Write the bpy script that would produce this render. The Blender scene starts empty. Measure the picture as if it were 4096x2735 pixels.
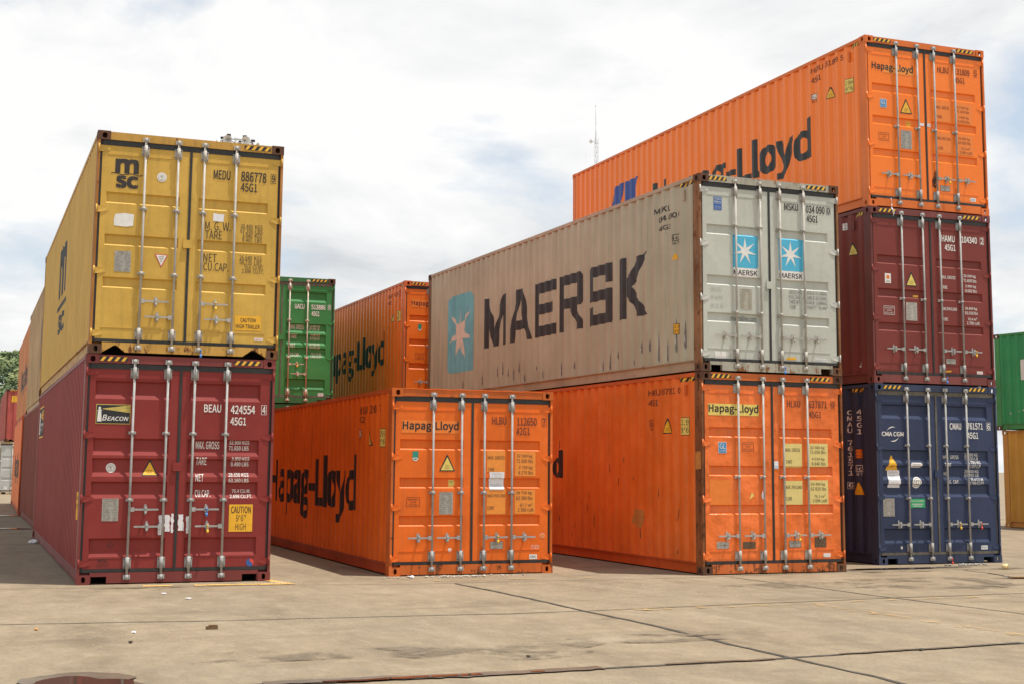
import bpy, bmesh, math, random, os
from mathutils import Vector, Matrix

R = math.radians
random.seed(11)
sc = bpy.context.scene
COL = sc.collection

# ------------------------------------------------------------------ camera
cam_d = bpy.data.cameras.new("camera")
cam = bpy.data.objects.new("camera", cam_d)
COL.objects.link(cam)
cam_d.sensor_width = 36.0
cam_d.lens = 5550.9 / 4096 * 36.0
cam_d.shift_y = -0.0474
cam_d.clip_end = 3000
cam.location = (0, 0, 1.497)
cam.rotation_mode = 'XYZ'
cam.rotation_euler = (Matrix.Rotation(R(90 + 7.1357), 3, 'X') @ Matrix.Rotation(R(0.4338), 3, 'Z')).to_euler()
sc.camera = cam

# ------------------------------------------------------------------ light
SUN_EL, SUN_AZ = 75.6, -11.5           # azimuth of the sun seen from the yard, counter-clockwise from +x
sd = Vector((math.cos(R(SUN_EL)) * math.cos(R(SUN_AZ)), math.cos(R(SUN_EL)) * math.sin(R(SUN_AZ)), math.sin(R(SUN_EL))))
sun_d = bpy.data.lights.new("sun", 'SUN')
sun_d.energy = 5.0
sun_d.angle = R(0.6)
sun_d.color = (1.0, 0.95, 0.86)
sun = bpy.data.objects.new("sun", sun_d)
COL.objects.link(sun)
sun.rotation_euler = sd.to_track_quat('Z', 'Y').to_euler()

sc.view_settings.view_transform = 'Standard'
sc.view_settings.look = 'None'
sc.view_settings.exposure = 0.10
sc.view_settings.gamma = 1.0
sc.cycles.use_denoising = True
sc.cycles.max_bounces = 8
sc.cycles.diffuse_bounces = 4
sc.cycles.transparent_max_bounces = 12

# ------------------------------------------------------------------ world: blue sky behind broken cloud
w = bpy.data.worlds.new("World")
sc.world = w
w.use_nodes = True
nt = w.node_tree
nt.nodes.clear()
def N(t, tree=None, **k):
    n = (tree or nt).nodes.new(t)
    for a, b in k.items(): setattr(n, a, b)
    return n
def math_node(tree, op, a, b=None, clamp=False):
    n = tree.nodes.new('ShaderNodeMath'); n.operation = op; n.use_clamp = clamp
    for i, v in enumerate((a, b)):
        if v is None: continue
        if isinstance(v, (int, float)): n.inputs[i].default_value = v
        else: tree.links.new(v, n.inputs[i])
    return n.outputs[0]
def ramp(tree, fac, stops, interp='LINEAR'):
    n = tree.nodes.new('ShaderNodeValToRGB'); n.color_ramp.interpolation = interp
    cr = n.color_ramp
    while len(cr.elements) > 1: cr.elements.remove(cr.elements[0])
    for i, (p, c) in enumerate(stops):
        e = cr.elements[0] if i == 0 else cr.elements.new(p)
        e.position = p
        e.color = (*c, 1) if len(c) == 3 else c
    tree.links.new(fac, n.inputs[0])
    return n
def noise(tree, vec, scale, detail=6, rough=0.55, dist=0.0):
    n = tree.nodes.new('ShaderNodeTexNoise')
    n.inputs['Scale'].default_value = scale; n.inputs['Detail'].default_value = detail
    n.inputs['Roughness'].default_value = rough; n.inputs['Distortion'].default_value = dist
    if vec is not None: tree.links.new(vec, n.inputs['Vector'])
    return n.outputs['Fac']
def mapping(tree, vec, scale=(1, 1, 1), loc=(0, 0, 0), rot=(0, 0, 0)):
    n = tree.nodes.new('ShaderNodeMapping')
    n.inputs['Scale'].default_value = scale; n.inputs['Location'].default_value = loc; n.inputs['Rotation'].default_value = rot
    tree.links.new(vec, n.inputs['Vector'])
    return n.outputs[0]
def mix(tree, fac, a, b, blend='MIX'):
    n = tree.nodes.new('ShaderNodeMix'); n.data_type = 'RGBA'; n.blend_type = blend
    if isinstance(fac, (int, float)): n.inputs[0].default_value = fac
    else: tree.links.new(fac, n.inputs[0])
    for i, v in ((6, a), (7, b)):
        if isinstance(v, tuple): n.inputs[i].default_value = (*v, 1) if len(v) == 3 else v
        else: tree.links.new(v, n.inputs[i])
    return n.outputs[2]

tc = N('ShaderNodeTexCoord')
sky = N('ShaderNodeTexSky'); sky.sky_type = 'NISHITA'; sky.sun_disc = False
sky.sun_elevation = R(SUN_EL); sky.sun_rotation = R(90 - SUN_AZ)
sky.air_density = 1.0; sky.dust_density = 1.5
# direction -> flattened cloud-deck coordinates
sep = N('ShaderNodeSeparateXYZ'); nt.links.new(tc.outputs['Generated'], sep.inputs[0])
zz = math_node(nt, 'ADD', math_node(nt, 'MAXIMUM', sep.outputs[2], 0.0), 0.28)
cx = math_node(nt, 'DIVIDE', sep.outputs[0], zz)
cy = math_node(nt, 'DIVIDE', sep.outputs[1], zz)
comb = N('ShaderNodeCombineXYZ'); nt.links.new(cx, comb.inputs[0]); nt.links.new(cy, comb.inputs[1])
cl = mapping(nt, comb.outputs[0], scale=(1.0, 1.0, 1.0), loc=(3.35, 1.9, 0.0))
n_cov = noise(nt, cl, 1.55, 7, 0.56, 0.3)
n_sh = noise(nt, mapping(nt, comb.outputs[0], loc=(7.3, 2.2, 1.0)), 2.6, 7, 0.56, 0.35)
gap = math_node(nt, 'MULTIPLY', ramp(nt, sep.outputs[2], [(0.42, (0, 0, 0)), (0.85, (1, 1, 1))]).outputs[0], 0.13)
cover = ramp(nt, math_node(nt, 'SUBTRACT', n_cov, gap), [(0.36, (0, 0, 0)), (0.47, (1, 1, 1))])
shade = ramp(nt, n_sh, [(0.33, (0.62, 0.645, 0.67)), (0.44, (0.79, 0.80, 0.81)), (0.58, (0.93, 0.93, 0.925))])
bg_sky = N('ShaderNodeBackground'); bg_sky.inputs[1].default_value = 0.13
nt.links.new(mix(nt, 0.45, sky.outputs[0], (6.3, 6.8, 7.2)), bg_sky.inputs[0])
bg_cl = N('ShaderNodeBackground'); bg_cl.inputs[1].default_value = 1.0
nt.links.new(shade.outputs[0], bg_cl.inputs[0])
mx = N('ShaderNodeMixShader')
nt.links.new(cover.outputs[0], mx.inputs[0]); nt.links.new(bg_sky.outputs[0], mx.inputs[1]); nt.links.new(bg_cl.outputs[0], mx.inputs[2])
wo = N('ShaderNodeOutputWorld'); nt.links.new(mx.outputs[0], wo.inputs[0])

# ------------------------------------------------------------------ helpers
def tag(o, label=None, cat=None, group=None, kind=None):
    if label: o['label'] = label
    if cat: o['category'] = cat
    if group: o['group'] = group
    if kind: o['kind'] = kind
    return o
def link_mesh(name, bm, mats, parent=None, smooth=False):
    me = bpy.data.meshes.new(name)
    bm.normal_update()
    bm.to_mesh(me); bm.free()
    for m in (mats if isinstance(mats, (list, tuple)) else [mats]): me.materials.append(m)
    if smooth:
        for p in me.polygons: p.use_smooth = True
    o = bpy.data.objects.new(name, me); COL.objects.link(o)
    if parent: o.parent = parent
    return o
def empty(name, loc=(0, 0, 0), rz=0):
    o = bpy.data.objects.new(name, None); COL.objects.link(o)
    o.location = loc; o.rotation_euler = (0, 0, rz); o.empty_display_size = 0.3
    return o
def box(bm, x0, x1, y0, y1, z0, z1, mi=0):
    v = [bm.verts.new((x, y, z)) for z in (z0, z1) for y in (y0, y1) for x in (x0, x1)]
    for f in ((0, 2, 3, 1), (4, 5, 7, 6), (0, 1, 5, 4), (2, 6, 7, 3), (0, 4, 6, 2), (1, 3, 7, 5)):
        bm.faces.new([v[i] for i in f]).material_index = mi
def tube(bm, p0, p1, r0, r1=None, n=10, caps=True, mi=0):
    r1 = r0 if r1 is None else r1
    p0, p1 = Vector(p0), Vector(p1); d = (p1 - p0).normalized()
    a = d.orthogonal().normalized(); b = d.cross(a)
    A = [bm.verts.new(p0 + r0 * (math.cos(t) * a + math.sin(t) * b)) for t in [2 * math.pi * i / n for i in range(n)]]
    B = [bm.verts.new(p1 + r1 * (math.cos(t) * a + math.sin(t) * b)) for t in [2 * math.pi * i / n for i in range(n)]]
    for i in range(n):
        f = bm.faces.new((A[i], A[(i + 1) % n], B[(i + 1) % n], B[i])); f.material_index = mi; f.smooth = True
    if caps:
        bm.faces.new(A[::-1]).material_index = mi; bm.faces.new(B).material_index = mi

# ------------------------------------------------------------------ materials
def new_mat(name):
    m = bpy.data.materials.new(name); m.use_nodes = True
    t = m.node_tree; b = t.nodes['Principled BSDF']
    return m, t, b
MATS = {}
def plain(name, col, rough=0.6, metal=0.0, var=0.15, scale=14):
    if name in MATS: return MATS[name]
    m, t, b = new_mat(name)
    c = t.nodes.new('ShaderNodeTexCoord')
    f = noise(t, c.outputs['Object'], scale, 5, 0.6)
    k = ramp(t, f, [(0.3, tuple(x * (1 - var) for x in col)), (0.7, tuple(min(1, x * (1 + var)) for x in col))])
    t.links.new(k.outputs[0], b.inputs['Base Color'])
    b.inputs['Roughness'].default_value = rough; b.inputs['Metallic'].default_value = metal
    MATS[name] = m
    return m
def paint(name, col, rust=0.2, streak=0.25, fade=0.15, rough=0.52, spec=0.3, dent=0.18, dirt=(0.10, 0.075, 0.05), seed=0.0, rustcol=(0.17, 0.062, 0.024), dent_scale=2.6, low_rust=0.0):
    """Container paint: sun fading, vertical dirt streaks, rust blooms and shallow dents, all in the container's own metres."""
    if name in MATS: return MATS[name]
    m, t, b = new_mat(name)
    c = t.nodes.new('ShaderNodeTexCoord')
    o = mapping(t, c.outputs['Object'], loc=(seed, seed * 1.7, seed * 0.3))
    big = noise(t, o, 1.1, 4, 0.55)
    fine = noise(t, o, 24, 5, 0.65)
    grey = sum(col) / 3
    pale = tuple(min(0.95, x * (1 + fade) + grey * fade * 0.35) for x in col)
    dark = tuple(x * (1 - fade) for x in col)
    base = ramp(t, big, [(0.32, dark), (0.5, col), (0.7, pale)]).outputs[0]
    base = mix(t, math_node(t, 'MULTIPLY', ramp(t, fine, [(0.45, (0, 0, 0)), (0.75, (1, 1, 1))]).outputs[0], 0.10), base, dirt)
    # streaks running down
    st = noise(t, mapping(t, o, scale=(9, 9, 0.55)), 1.6, 6, 0.62)
    base = mix(t, math_node(t, 'MULTIPLY', ramp(t, st, [(0.50, (0, 0, 0)), (0.78, (1, 1, 1))]).outputs[0], streak), base, dirt)
    # rust: blooms plus runs below them
    rn = noise(t, o, 5.5, 9, 0.68)
    rs = noise(t, mapping(t, o, scale=(16, 16, 1.1)), 1.5, 6, 0.6)
    both = math_node(t, 'ADD', math_node(t, 'MULTIPLY', rn, 0.62), math_node(t, 'MULTIPLY', rs, 0.38))
    if low_rust:
        sp = t.nodes.new('ShaderNodeSeparateXYZ'); t.links.new(c.outputs['Object'], sp.inputs[0])
        lo = ramp(t, sp.outputs[2], [(0.0, (1, 1, 1)), (0.45, (0, 0, 0))]).outputs[0]
        both = math_node(t, 'ADD', both, math_node(t, 'MULTIPLY', lo, low_rust))
    th = 0.70 - 0.26 * rust
    rf = ramp(t, both, [(th, (0, 0, 0)), (th + 0.05, (1, 1, 1))]).outputs[0]
    rc = ramp(t, fine, [(0.3, tuple(x * 0.45 for x in rustcol)), (0.55, rustcol), (0.8, tuple(x * 1.9 for x in rustcol))]).outputs[0]
    base = mix(t, rf, base, rc)
    t.links.new(base, b.inputs['Base Color'])
    rr = math_node(t, 'ADD', math_node(t, 'MULTIPLY', rf, 0.35), rough, True)
    t.links.new(rr, b.inputs['Roughness'])
    b.inputs['Specular IOR Level'].default_value = spec
    bp = t.nodes.new('ShaderNodeBump'); bp.inputs['Strength'].default_value = dent; bp.inputs['Distance'].default_value = 0.06
    t.links.new(noise(t, mapping(t, o, scale=(1, 1, 0.8)), dent_scale, 3, 0.45), bp.inputs['Height'])
    t.links.new(bp.outputs[0], b.inputs['Normal'])
    MATS[name] = m
    return m
def transparent_worn(name, col, cover=0.55, scale=9, rough=0.8):
    """Worn floor paint / blotch: flakes away in patches."""
    m, t, b = new_mat(name)
    c = t.nodes.new('ShaderNodeTexCoord')
    f = noise(t, c.outputs['Object'], scale, 8, 0.7)
    a = ramp(t, f, [(0.62 - 0.3 * cover, (0, 0, 0)), (0.80 - 0.3 * cover, (1, 1, 1))]).outputs[0]
    b.inputs['Base Color'].default_value = (*col, 1); b.inputs['Roughness'].default_value = rough
    t.links.new(a, b.inputs['Alpha'])
    MATS[name] = m
    return m

galv = plain('galvanised_steel', (0.345, 0.34, 0.325), 0.7, 0.05, 0.2, 9)
galv_warm = plain('weathered_bar', (0.50, 0.42, 0.34), 0.6, 0.1, 0.25, 7)
pale_bar = plain('painted_bar', (0.41, 0.38, 0.34), 0.6, 0.05, 0.18, 6)
rubber = plain('black_rubber', (0.022, 0.023, 0.022), 0.55, 0, 0.4, 6)
rubber_old = plain('dusty_rubber', (0.115, 0.10, 0.075), 0.7, 0, 0.4, 6)
black = plain('black_paint', (0.016, 0.016, 0.018), 0.5)
ink = plain('dark_ink', (0.03, 0.022, 0.02), 0.6)
white = plain('white_paint', (0.74, 0.72, 0.68), 0.5, 0, 0.1)
paper_m = plain('white_paper', (0.74, 0.73, 0.76), 0.8, 0, 0.08, 20)
yellow = plain('signal_yellow', (0.80, 0.44, 0.035), 0.5, 0, 0.1)
lemon = plain('label_yellow', (0.72, 0.56, 0.13), 0.55, 0, 0.12)
amber = plain('caution_amber', (0.80, 0.42, 0.02), 0.5, 0, 0.08)
plate_m = plain('data_plate_metal', (0.36, 0.34, 0.30), 0.5, 0.3, 0.3, 30)
plate_ink = plain('plate_ink', (0.20, 0.18, 0.155), 0.6, 0, 0.4, 40)
blue = plain('sticker_blue', (0.03, 0.11, 0.36), 0.5)
glblue = plain('sticker_light_blue', (0.04, 0.24, 0.50), 0.5)
starblue = plain('square_light_blue', (0.07, 0.42, 0.62), 0.5, 0, 0.06)
starblue_old = plain('faded_light_blue', (0.15, 0.44, 0.52), 0.6, 0, 0.15, 3)
pinkwhite = plain('faded_white', (0.64, 0.58, 0.50), 0.6, 0, 0.1, 4)
green_st = plain('sticker_green', (0.02, 0.34, 0.12), 0.5)
teal_st = plain('sticker_teal', (0.02, 0.25, 0.18), 0.5)
red_st = plain('sticker_red', (0.62, 0.06, 0.04), 0.5)
ship_blue = plain('logo_blue', (0.035, 0.075, 0.30), 0.5)
letter_dark = plain('faded_black_letters', (0.028, 0.03, 0.036), 0.55, 0, 0.35, 5)
letter_grey = plain('side_letters_charcoal', (0.020, 0.023, 0.024), 0.5, 0, 0.4, 5)
orange_lbl = plain('orange_label', (0.78, 0.20, 0.022), 0.5, 0, 0.08)
orange_lbl2 = plain('light_orange_label', (0.80, 0.27, 0.035), 0.5, 0, 0.08)
brown_plate = plain('brass_plate', (0.13, 0.075, 0.035), 0.5, 0.3, 0.3, 30)
dark_in = plain('underside_dark', (0.02, 0.018, 0.016), 0.9)
brown_txt = plain('brown_letters', (0.16, 0.035, 0.014), 0.6)
scuff = plain('scuffed_metal', (0.17, 0.165, 0.16), 0.6, 0.1, 0.4, 30)
chip_white = plain('bare_scratch', (0.55, 0.52, 0.48), 0.6, 0, 0.15, 30)
rust_m = paint('rusted_steel', (0.105, 0.048, 0.028), rust=0.7, streak=0.4, fade=0.3, rough=0.75, seed=3, rustcol=(0.20, 0.085, 0.035))
rust_post = paint('rusted_post_paint', (0.23, 0.105, 0.042), rust=0.62, streak=0.55, fade=0.35, rough=0.75, seed=33, rustcol=(0.17, 0.066, 0.03), dirt=(0.30, 0.26, 0.20))
rust_post2 = paint('rusted_orange_post', (0.25, 0.085, 0.026), rust=0.66, streak=0.45, fade=0.3, rough=0.75, seed=36, rustcol=(0.13, 0.05, 0.022), dirt=(0.12, 0.06, 0.03))

# ------------------------------------------------------------------ flat artwork that follows a panel's folds
try:
    FONT = bpy.data.fonts.load(os.path.join(bpy.utils.resource_path('LOCAL'), 'datafiles', 'fonts', 'Noto Sans CJK Regular.woff2'))
except Exception:
    FONT = None
_txt = {}
def text_polys(s, shear=0.0):
    key = (s, shear)
    if key in _txt: return _txt[key]
    cu = bpy.data.curves.new("t", 'FONT'); cu.body = s; cu.resolution_u = 3
    if FONT: cu.font = FONT
    cu.shear = shear
    ob = bpy.data.objects.new("t", cu)
    me = ob.to_mesh()
    vs = [(v.co.x, v.co.y) for v in me.vertices]; fs = [tuple(p.vertices) for p in me.polygons]
    ob.to_mesh_clear(); bpy.data.objects.remove(ob); bpy.data.curves.remove(cu)
    _txt[key] = (vs, fs)
    return _txt[key]
class Art:
    """Collects flat shapes in panel coordinates (s to the right, v up), then lays them on the folded panel."""
    def __init__(self, panel): self.panel = panel; self.items = []; self.mats = []
    def mi(self, m):
        if m not in self.mats: self.mats.append(m)
        return self.mats.index(m)
    def poly(self, pts, m, layer=0): self.items.append(([tuple(p) for p in pts], [tuple(range(len(pts)))], self.mi(m), layer)); return self
    def rect(self, a, m, layer=0): x0, y0, x1, y1 = a; return self.poly([(x0, y0), (x1, y0), (x1, y1), (x0, y1)], m, layer)
    def disc(self, c, r, m, layer=0, ry=None, n=24, a0=0, a1=360):
        return self.poly([(c[0] + r * math.cos(R(a0 + (a1 - a0) * i / n)), c[1] + (ry or r) * math.sin(R(a0 + (a1 - a0) * i / n))) for i in range(n + (a1 - a0 != 360))], m, layer)
    def frame(self, a, t, m, layer=0):
        x0, y0, x1, y1 = a
        self.rect((x0, y0, x1, y0 + t), m, layer); self.rect((x0, y1 - t, x1, y1), m, layer)
        self.rect((x0, y0 + t, x0 + t, y1 - t), m, layer); self.rect((x1 - t, y0 + t, x1, y1 - t), m, layer); return self
    def text(self, s, a, m, layer=0, bold=0.0, shear=0.0):
        vs, fs = text_polys(s, shear)
        if not vs: return self
        xs = [p[0] for p in vs]; ys = [p[1] for p in vs]
        x0, x1, y0, y1 = min(xs), max(xs), min(ys), max(ys)
        b = max(0.0, bold) * 0.5 * (y1 - y0)
        sx = (a[2] - a[0]) / (x1 - x0 + 2 * b); sy = (a[3] - a[1]) / (y1 - y0 + 2 * b)
        # heavier weights are struck several times, a hair apart
        for k, (dx, dy) in enumerate(((-1, -1), (1, -1), (-1, 1), (1, 1)) if bold > 0.025 else (((-1, 0), (1, 0)) if b > 0 else ((0, 0),))):
            self.items.append(([(a[0] + (p[0] - x0 + b + dx * b) * sx, a[1] + (p[1] - y0 + b + dy * b) * sy) for p in vs], fs, self.mi(m), layer + 0.07 * k))
        return self
    def build(self, name, parent, label=None):
        out = bmesh.new(); P = self.panel
        for vs, fs, mi, layer in self.items:
            bm = bmesh.new()
            V = [bm.verts.new((x, y, 0)) for x, y in vs]
            for f in fs:
                try: bm.faces.new([V[i] for i in f])
                except ValueError: pass
            xs = [p[0] for p in vs]; ys = [p[1] for p in vs]
            for b in P['sb']:
                if min(xs) < b < max(xs):
                    bmesh.ops.bisect_plane(bm, geom=bm.verts[:] + bm.edges[:] + bm.faces[:], plane_co=(b, 0, 0), plane_no=(1, 0, 0), dist=1e-6)
            for b in P['vb']:
                if min(ys) < b < max(ys):
                    bmesh.ops.bisect_plane(bm, geom=bm.verts[:] + bm.edges[:] + bm.faces[:], plane_co=(0, b, 0), plane_no=(0, 1, 0), dist=1e-6)
            m = {}
            for f in bm.faces:
                cx_, cy_ = f.calc_center_median()[:2]
                L = []
                for vv in f.verts:
                    # the panel's depth is evaluated just inside the face so vertical steps stay crisp
                    x, y = vv.co.x, vv.co.y
                    q = P['at'](x, y, 0.003 + 0.0016 * layer)
                    L.append(out.verts.new(q))
                out.faces.new(L).material_index = mi
            bm.free()
        bmesh.ops.remove_doubles(out, verts=out.verts[:], dist=1e-5)
        if not self.mats: out.free(); return None
        o = link_mesh(name, out, self.mats, parent)
        if label: o['label'] = label
        return o

def stripes(a, box_, flip=False):
    """black-yellow hazard band"""
    x0, y0, x1, y1 = box_; n = 4; wd = (x1 - x0) / n; h = y1 - y0
    a.rect(box_, black, 0)
    for i in range(n):
        p = x0 + i * wd
        pts = [(p + wd * 0.05, y0), (p + wd * 0.50, y0), (p + wd * 0.95, y1), (p + wd * 0.50, y1)]
        a.poly(pts, yellow, 1)

# ------------------------------------------------------------------ shipping container
W, HC, SH, L40 = 2.438, 2.896, 2.591, 12.192
PITCH, FOLD = 0.278, 0.036
PH = 0.263                                    # first outer flat of the side corrugation
def side_depth(l, L=L40):
    if l < 0.20 or l > L - 0.20: return 0.0
    q = (l - PH) % PITCH
    if q < 0.072: return 0.0
    if q < 0.140: return FOLD * (q - 0.072) / 0.068
    if q < 0.210: return FOLD
    return FOLD * (PITCH - q) / 0.068
def side_breaks(L=L40):
    b = []; k = -1
    while PH + k * PITCH < L:
        for q in (0, 0.072, 0.140, 0.210):
            p = PH + k * PITCH + q
            if 0.2 < p < L - 0.2: b.append(p)
        k += 1
    return [0.2] + sorted(b) + [L - 0.2]

BANDS = {'A': [(2.10, 1.953), (1.547, 1.40), (0.99, 0.85)], 'S': [(1.88, 1.733), (1.348, 1.202), (0.822, 0.677)],
         'M': [(2.155, 2.008), (1.406, 1.26), (0.857, 0.718)],
         'B': [(2.56, 2.33), (1.83, 1.615), (1.578, 1.345), (1.283, 1.07), (0.572, 0.322)]}
LEAF = {0: (0.068, 1.190), 1: (1.222, 2.372)}
REC = {0: (0.135, 1.075), 1: (1.318, 2.245)}
BARS = (0.612, 1.035, 1.378, 1.798)
DOOR_Y = 0.030

def door_profile(style):
    """list of (v, depth) going down the leaf"""
    dp, up, lo = (0.036, 0.022, 0.075) if style == 'B' else (0.030, 0.018, 0.026)
    pts = []
    for t, b in BANDS[style]:
        pts += [(t, 0.0), (t - up, dp), (b + lo, dp), (b, 0.0)]
    return pts
def door_depth(style, v):
    pts = door_profile(style)
    for i in range(len(pts) - 1):
        (a, da), (b, db) = pts[i], pts[i + 1]
        if b <= v <= a: return da + (db - da) * (a - v) / max(1e-6, a - b)
    return 0.0

def make_leaf(bm, k, style, H):
    x0, x1 = LEAF[k]; r0, r1 = REC[k]; z0, z1 = 0.192, H - 0.182
    def quad(a, b, c, d): bm.faces.new([bm.verts.new(p) for p in (a, b, c, d)])
    def P(u, v, d=0.0): return (u - W / 2, -L40 / 2 + DOOR_Y + d, v)
    # plain stiles left and right
    quad(P(x0, z0), P(r0, z0), P(r0, z1), P(x0, z1)); quad(P(r1, z0), P(x1, z0), P(x1, z1), P(r1, z1))
    pts = [(z1, 0.0)] + door_profile(style) + [(z0, 0.0)]
    for i in range(len(pts) - 1):
        (a, da), (b, db) = pts[i], pts[i + 1]
        e = 0.02
        ra, rb = (r0 + (e if da else 0), r0 + (e if db else 0))
        sa, sb = (r1 - (e if da else 0), r1 - (e if db else 0))
        quad(P(rb, b, db), P(sb, b, db), P(sa, a, da), P(ra, a, da))
        if da or db:        # tapered ends of the pressing
            for (ua, ub, u) in ((ra, rb, r0), (sa, sb, r1)):
                A, B = P(u, a), P(u, b); C, D = P(ub, b, db), P(ua, a, da)
                f = [A]
                for q in (B, C, D):
                    if (Vector(q) - Vector(f[-1])).length > 1e-6 and (Vector(q) - Vector(f[0])).length > 1e-6: f.append(q)
                if len(f) > 2: bm.faces.new([bm.verts.new(p) for p in f])
    # rim thickness and the two horizontal weld folds
    y = -L40 / 2 + DOOR_Y
    box(bm, x0 - W / 2, x1 - W / 2, y + 0.045, y + 0.06, z0, z1)
    box(bm, x0 - W / 2, x0 - W / 2 + 0.004, y + 0.001, y + 0.045, z0, z1); box(bm, x1 - W / 2 - 0.004, x1 - W / 2, y + 0.001, y + 0.045, z0, z1)
    for zz_ in (0.335, H - 0.30): box(bm, r0 - W / 2, r1 - W / 2, y - 0.005, y - 0.0005, zz_ - 0.004, zz_ + 0.005)

def casting_bm(sx, sy, top, H):
    """hollow corner fitting with elongated holes on its end and side faces; sx, sy = which corner"""
    bm = bmesh.new()
    w_, d_, h_ = 0.162, 0.178, 0.118
    z0 = H - h_ if top else 0.0
    X0 = -W / 2 if sx < 0 else W / 2 - w_; Y0 = -L40 / 2 if sy < 0 else L40 / 2 - d_
    def plate(org, eu, ev, en, lu, lv, hole):
        cu_, cv_ = hole[0], hole[1]; ru, rv = hole[2], hole[3]
        angs = sorted(set([2 * math.pi * i / 20 for i in range(20)] + [math.atan2(y - cv_, x - cu_) % (2 * math.pi) for x in (0, lu) for y in (0, lv)]))
        out, inn, deep = [], [], []
        for t in angs:
            c_, s_ = math.cos(t), math.sin(t)
            k = min(((lu - cu_) / c_ if c_ > 1e-9 else (-cu_ / c_ if c_ < -1e-9 else 9)), ((lv - cv_) / s_ if s_ > 1e-9 else (-cv_ / s_ if s_ < -1e-9 else 9)))
            q = lambda u, v, n: org + eu * u + ev * v + en * n
            out.append(bm.verts.new(q(cu_ + k * c_, cv_ + k * s_, 0)))
            # stadium
            hx = ru * c_ / max(abs(c_), abs(s_)) if False else ru * math.copysign(abs(c_) ** 0.75, c_)
            hy = rv * math.copysign(abs(s_) ** 0.6, s_)
            inn.append(bm.verts.new(q(cu_ + hx, cv_ + hy, 0))); deep.append(bm.verts.new(q(cu_ + hx, cv_ + hy, -0.025)))
        n = len(angs)
        for i in range(n):
            j = (i + 1) % n
            bm.faces.new((out[i], out[j], inn[j], inn[i])); bm.faces.new((inn[i], inn[j], deep[j], deep[i]))
    ez = Vector((0, 0, 1)); cx_ = X0 + w_ / 2; hz = 0.056 if top else 0.062
    hu = 0.088 if sx < 0 else w_ - 0.088
    fr = Vector((X0, Y0 if sy < 0 else Y0 + d_, z0))
    plate(fr, Vector((1, 0, 0)), ez, Vector((0, sy, 0)), w_, h_, (hu, hz, 0.031 if top else 0.024, 0.036))
    sd_ = Vector((X0 if sx < 0 else X0 + w_, Y0, z0))
    hd = 0.089 if sy < 0 else d_ - 0.089
    plate(sd_, Vector((0, 1, 0)), ez, Vector((sx, 0, 0)), d_, h_, (hd, hz, 0.034 if top else 0.026, 0.036))
    # remaining walls
    ix = X0 + w_ if sx < 0 else X0; iy = Y0 + d_ if sy < 0 else Y0
    for zc in (z0, z0 + h_): bm.faces.new([bm.verts.new(p) for p in ((X0, Y0, zc), (X0 + w_, Y0, zc), (X0 + w_, Y0 + d_, zc), (X0, Y0 + d_, zc))])
    bm.faces.new([bm.verts.new(p) for p in ((ix, Y0, z0), (ix, Y0 + d_, z0), (ix, Y0 + d_, z0 + h_), (ix, Y0, z0 + h_))])
    bm.faces.new([bm.verts.new(p) for p in ((X0, iy, z0), (X0 + w_, iy, z0), (X0 + w_, iy, z0 + h_), (X0, iy, z0 + h_))])
    bmesh.ops.remove_doubles(bm, verts=bm.verts[:], dist=1e-5)
    return bm

def corrugated_side(sx, H, mat, root, name='side_panel'):
    bm = bmesh.new(); br = side_breaks(); z0, z1 = 0.165, H - 0.062
    zs = [z0 + 0.012] + [z0 + 0.012 + (z1 - z0 - 0.012) * i / 3 for i in (1, 2, 3)]
    rows = []
    for l in br:
        x = sx * (W / 2 - 0.010 - side_depth(l)); y = -L40 / 2 + l
        rows.append([bm.verts.new((x, y, z)) for z in zs])
    for i in range(len(rows) - 1):
        for j in range(3): bm.faces.new((rows[i][j], rows[i + 1][j], rows[i + 1][j + 1], rows[i][j + 1]))
    return link_mesh(name, bm, mat, root)

def end_wall(H, mat, root, y_sign=1):
    """corrugated end panel without doors"""
    bm = bmesh.new(); x = -W / 2 + 0.10; prof = []
    while x < W / 2 - 0.10:
        for q, d in ((0, 0), (0.11, 0), (0.155, 0.045), (0.265, 0.045), (0.31, 0)):
            if x + q <= W / 2 - 0.10 + 1e-6: prof.append((x + q, d))
        x += 0.31
    prof.append((W / 2 - 0.10, prof[-1][1]))
    pv = None
    for px, d in prof:
        y = y_sign * (L40 / 2 - 0.03 - d)
        cur = (bm.verts.new((px, y, 0.13)), bm.verts.new((px, y, H - 0.08)))
        if pv: bm.faces.new((pv[0], cur[0], cur[1], pv[1]))
        pv = cur
    return link_mesh('end_wall', bm, mat, root)

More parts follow.
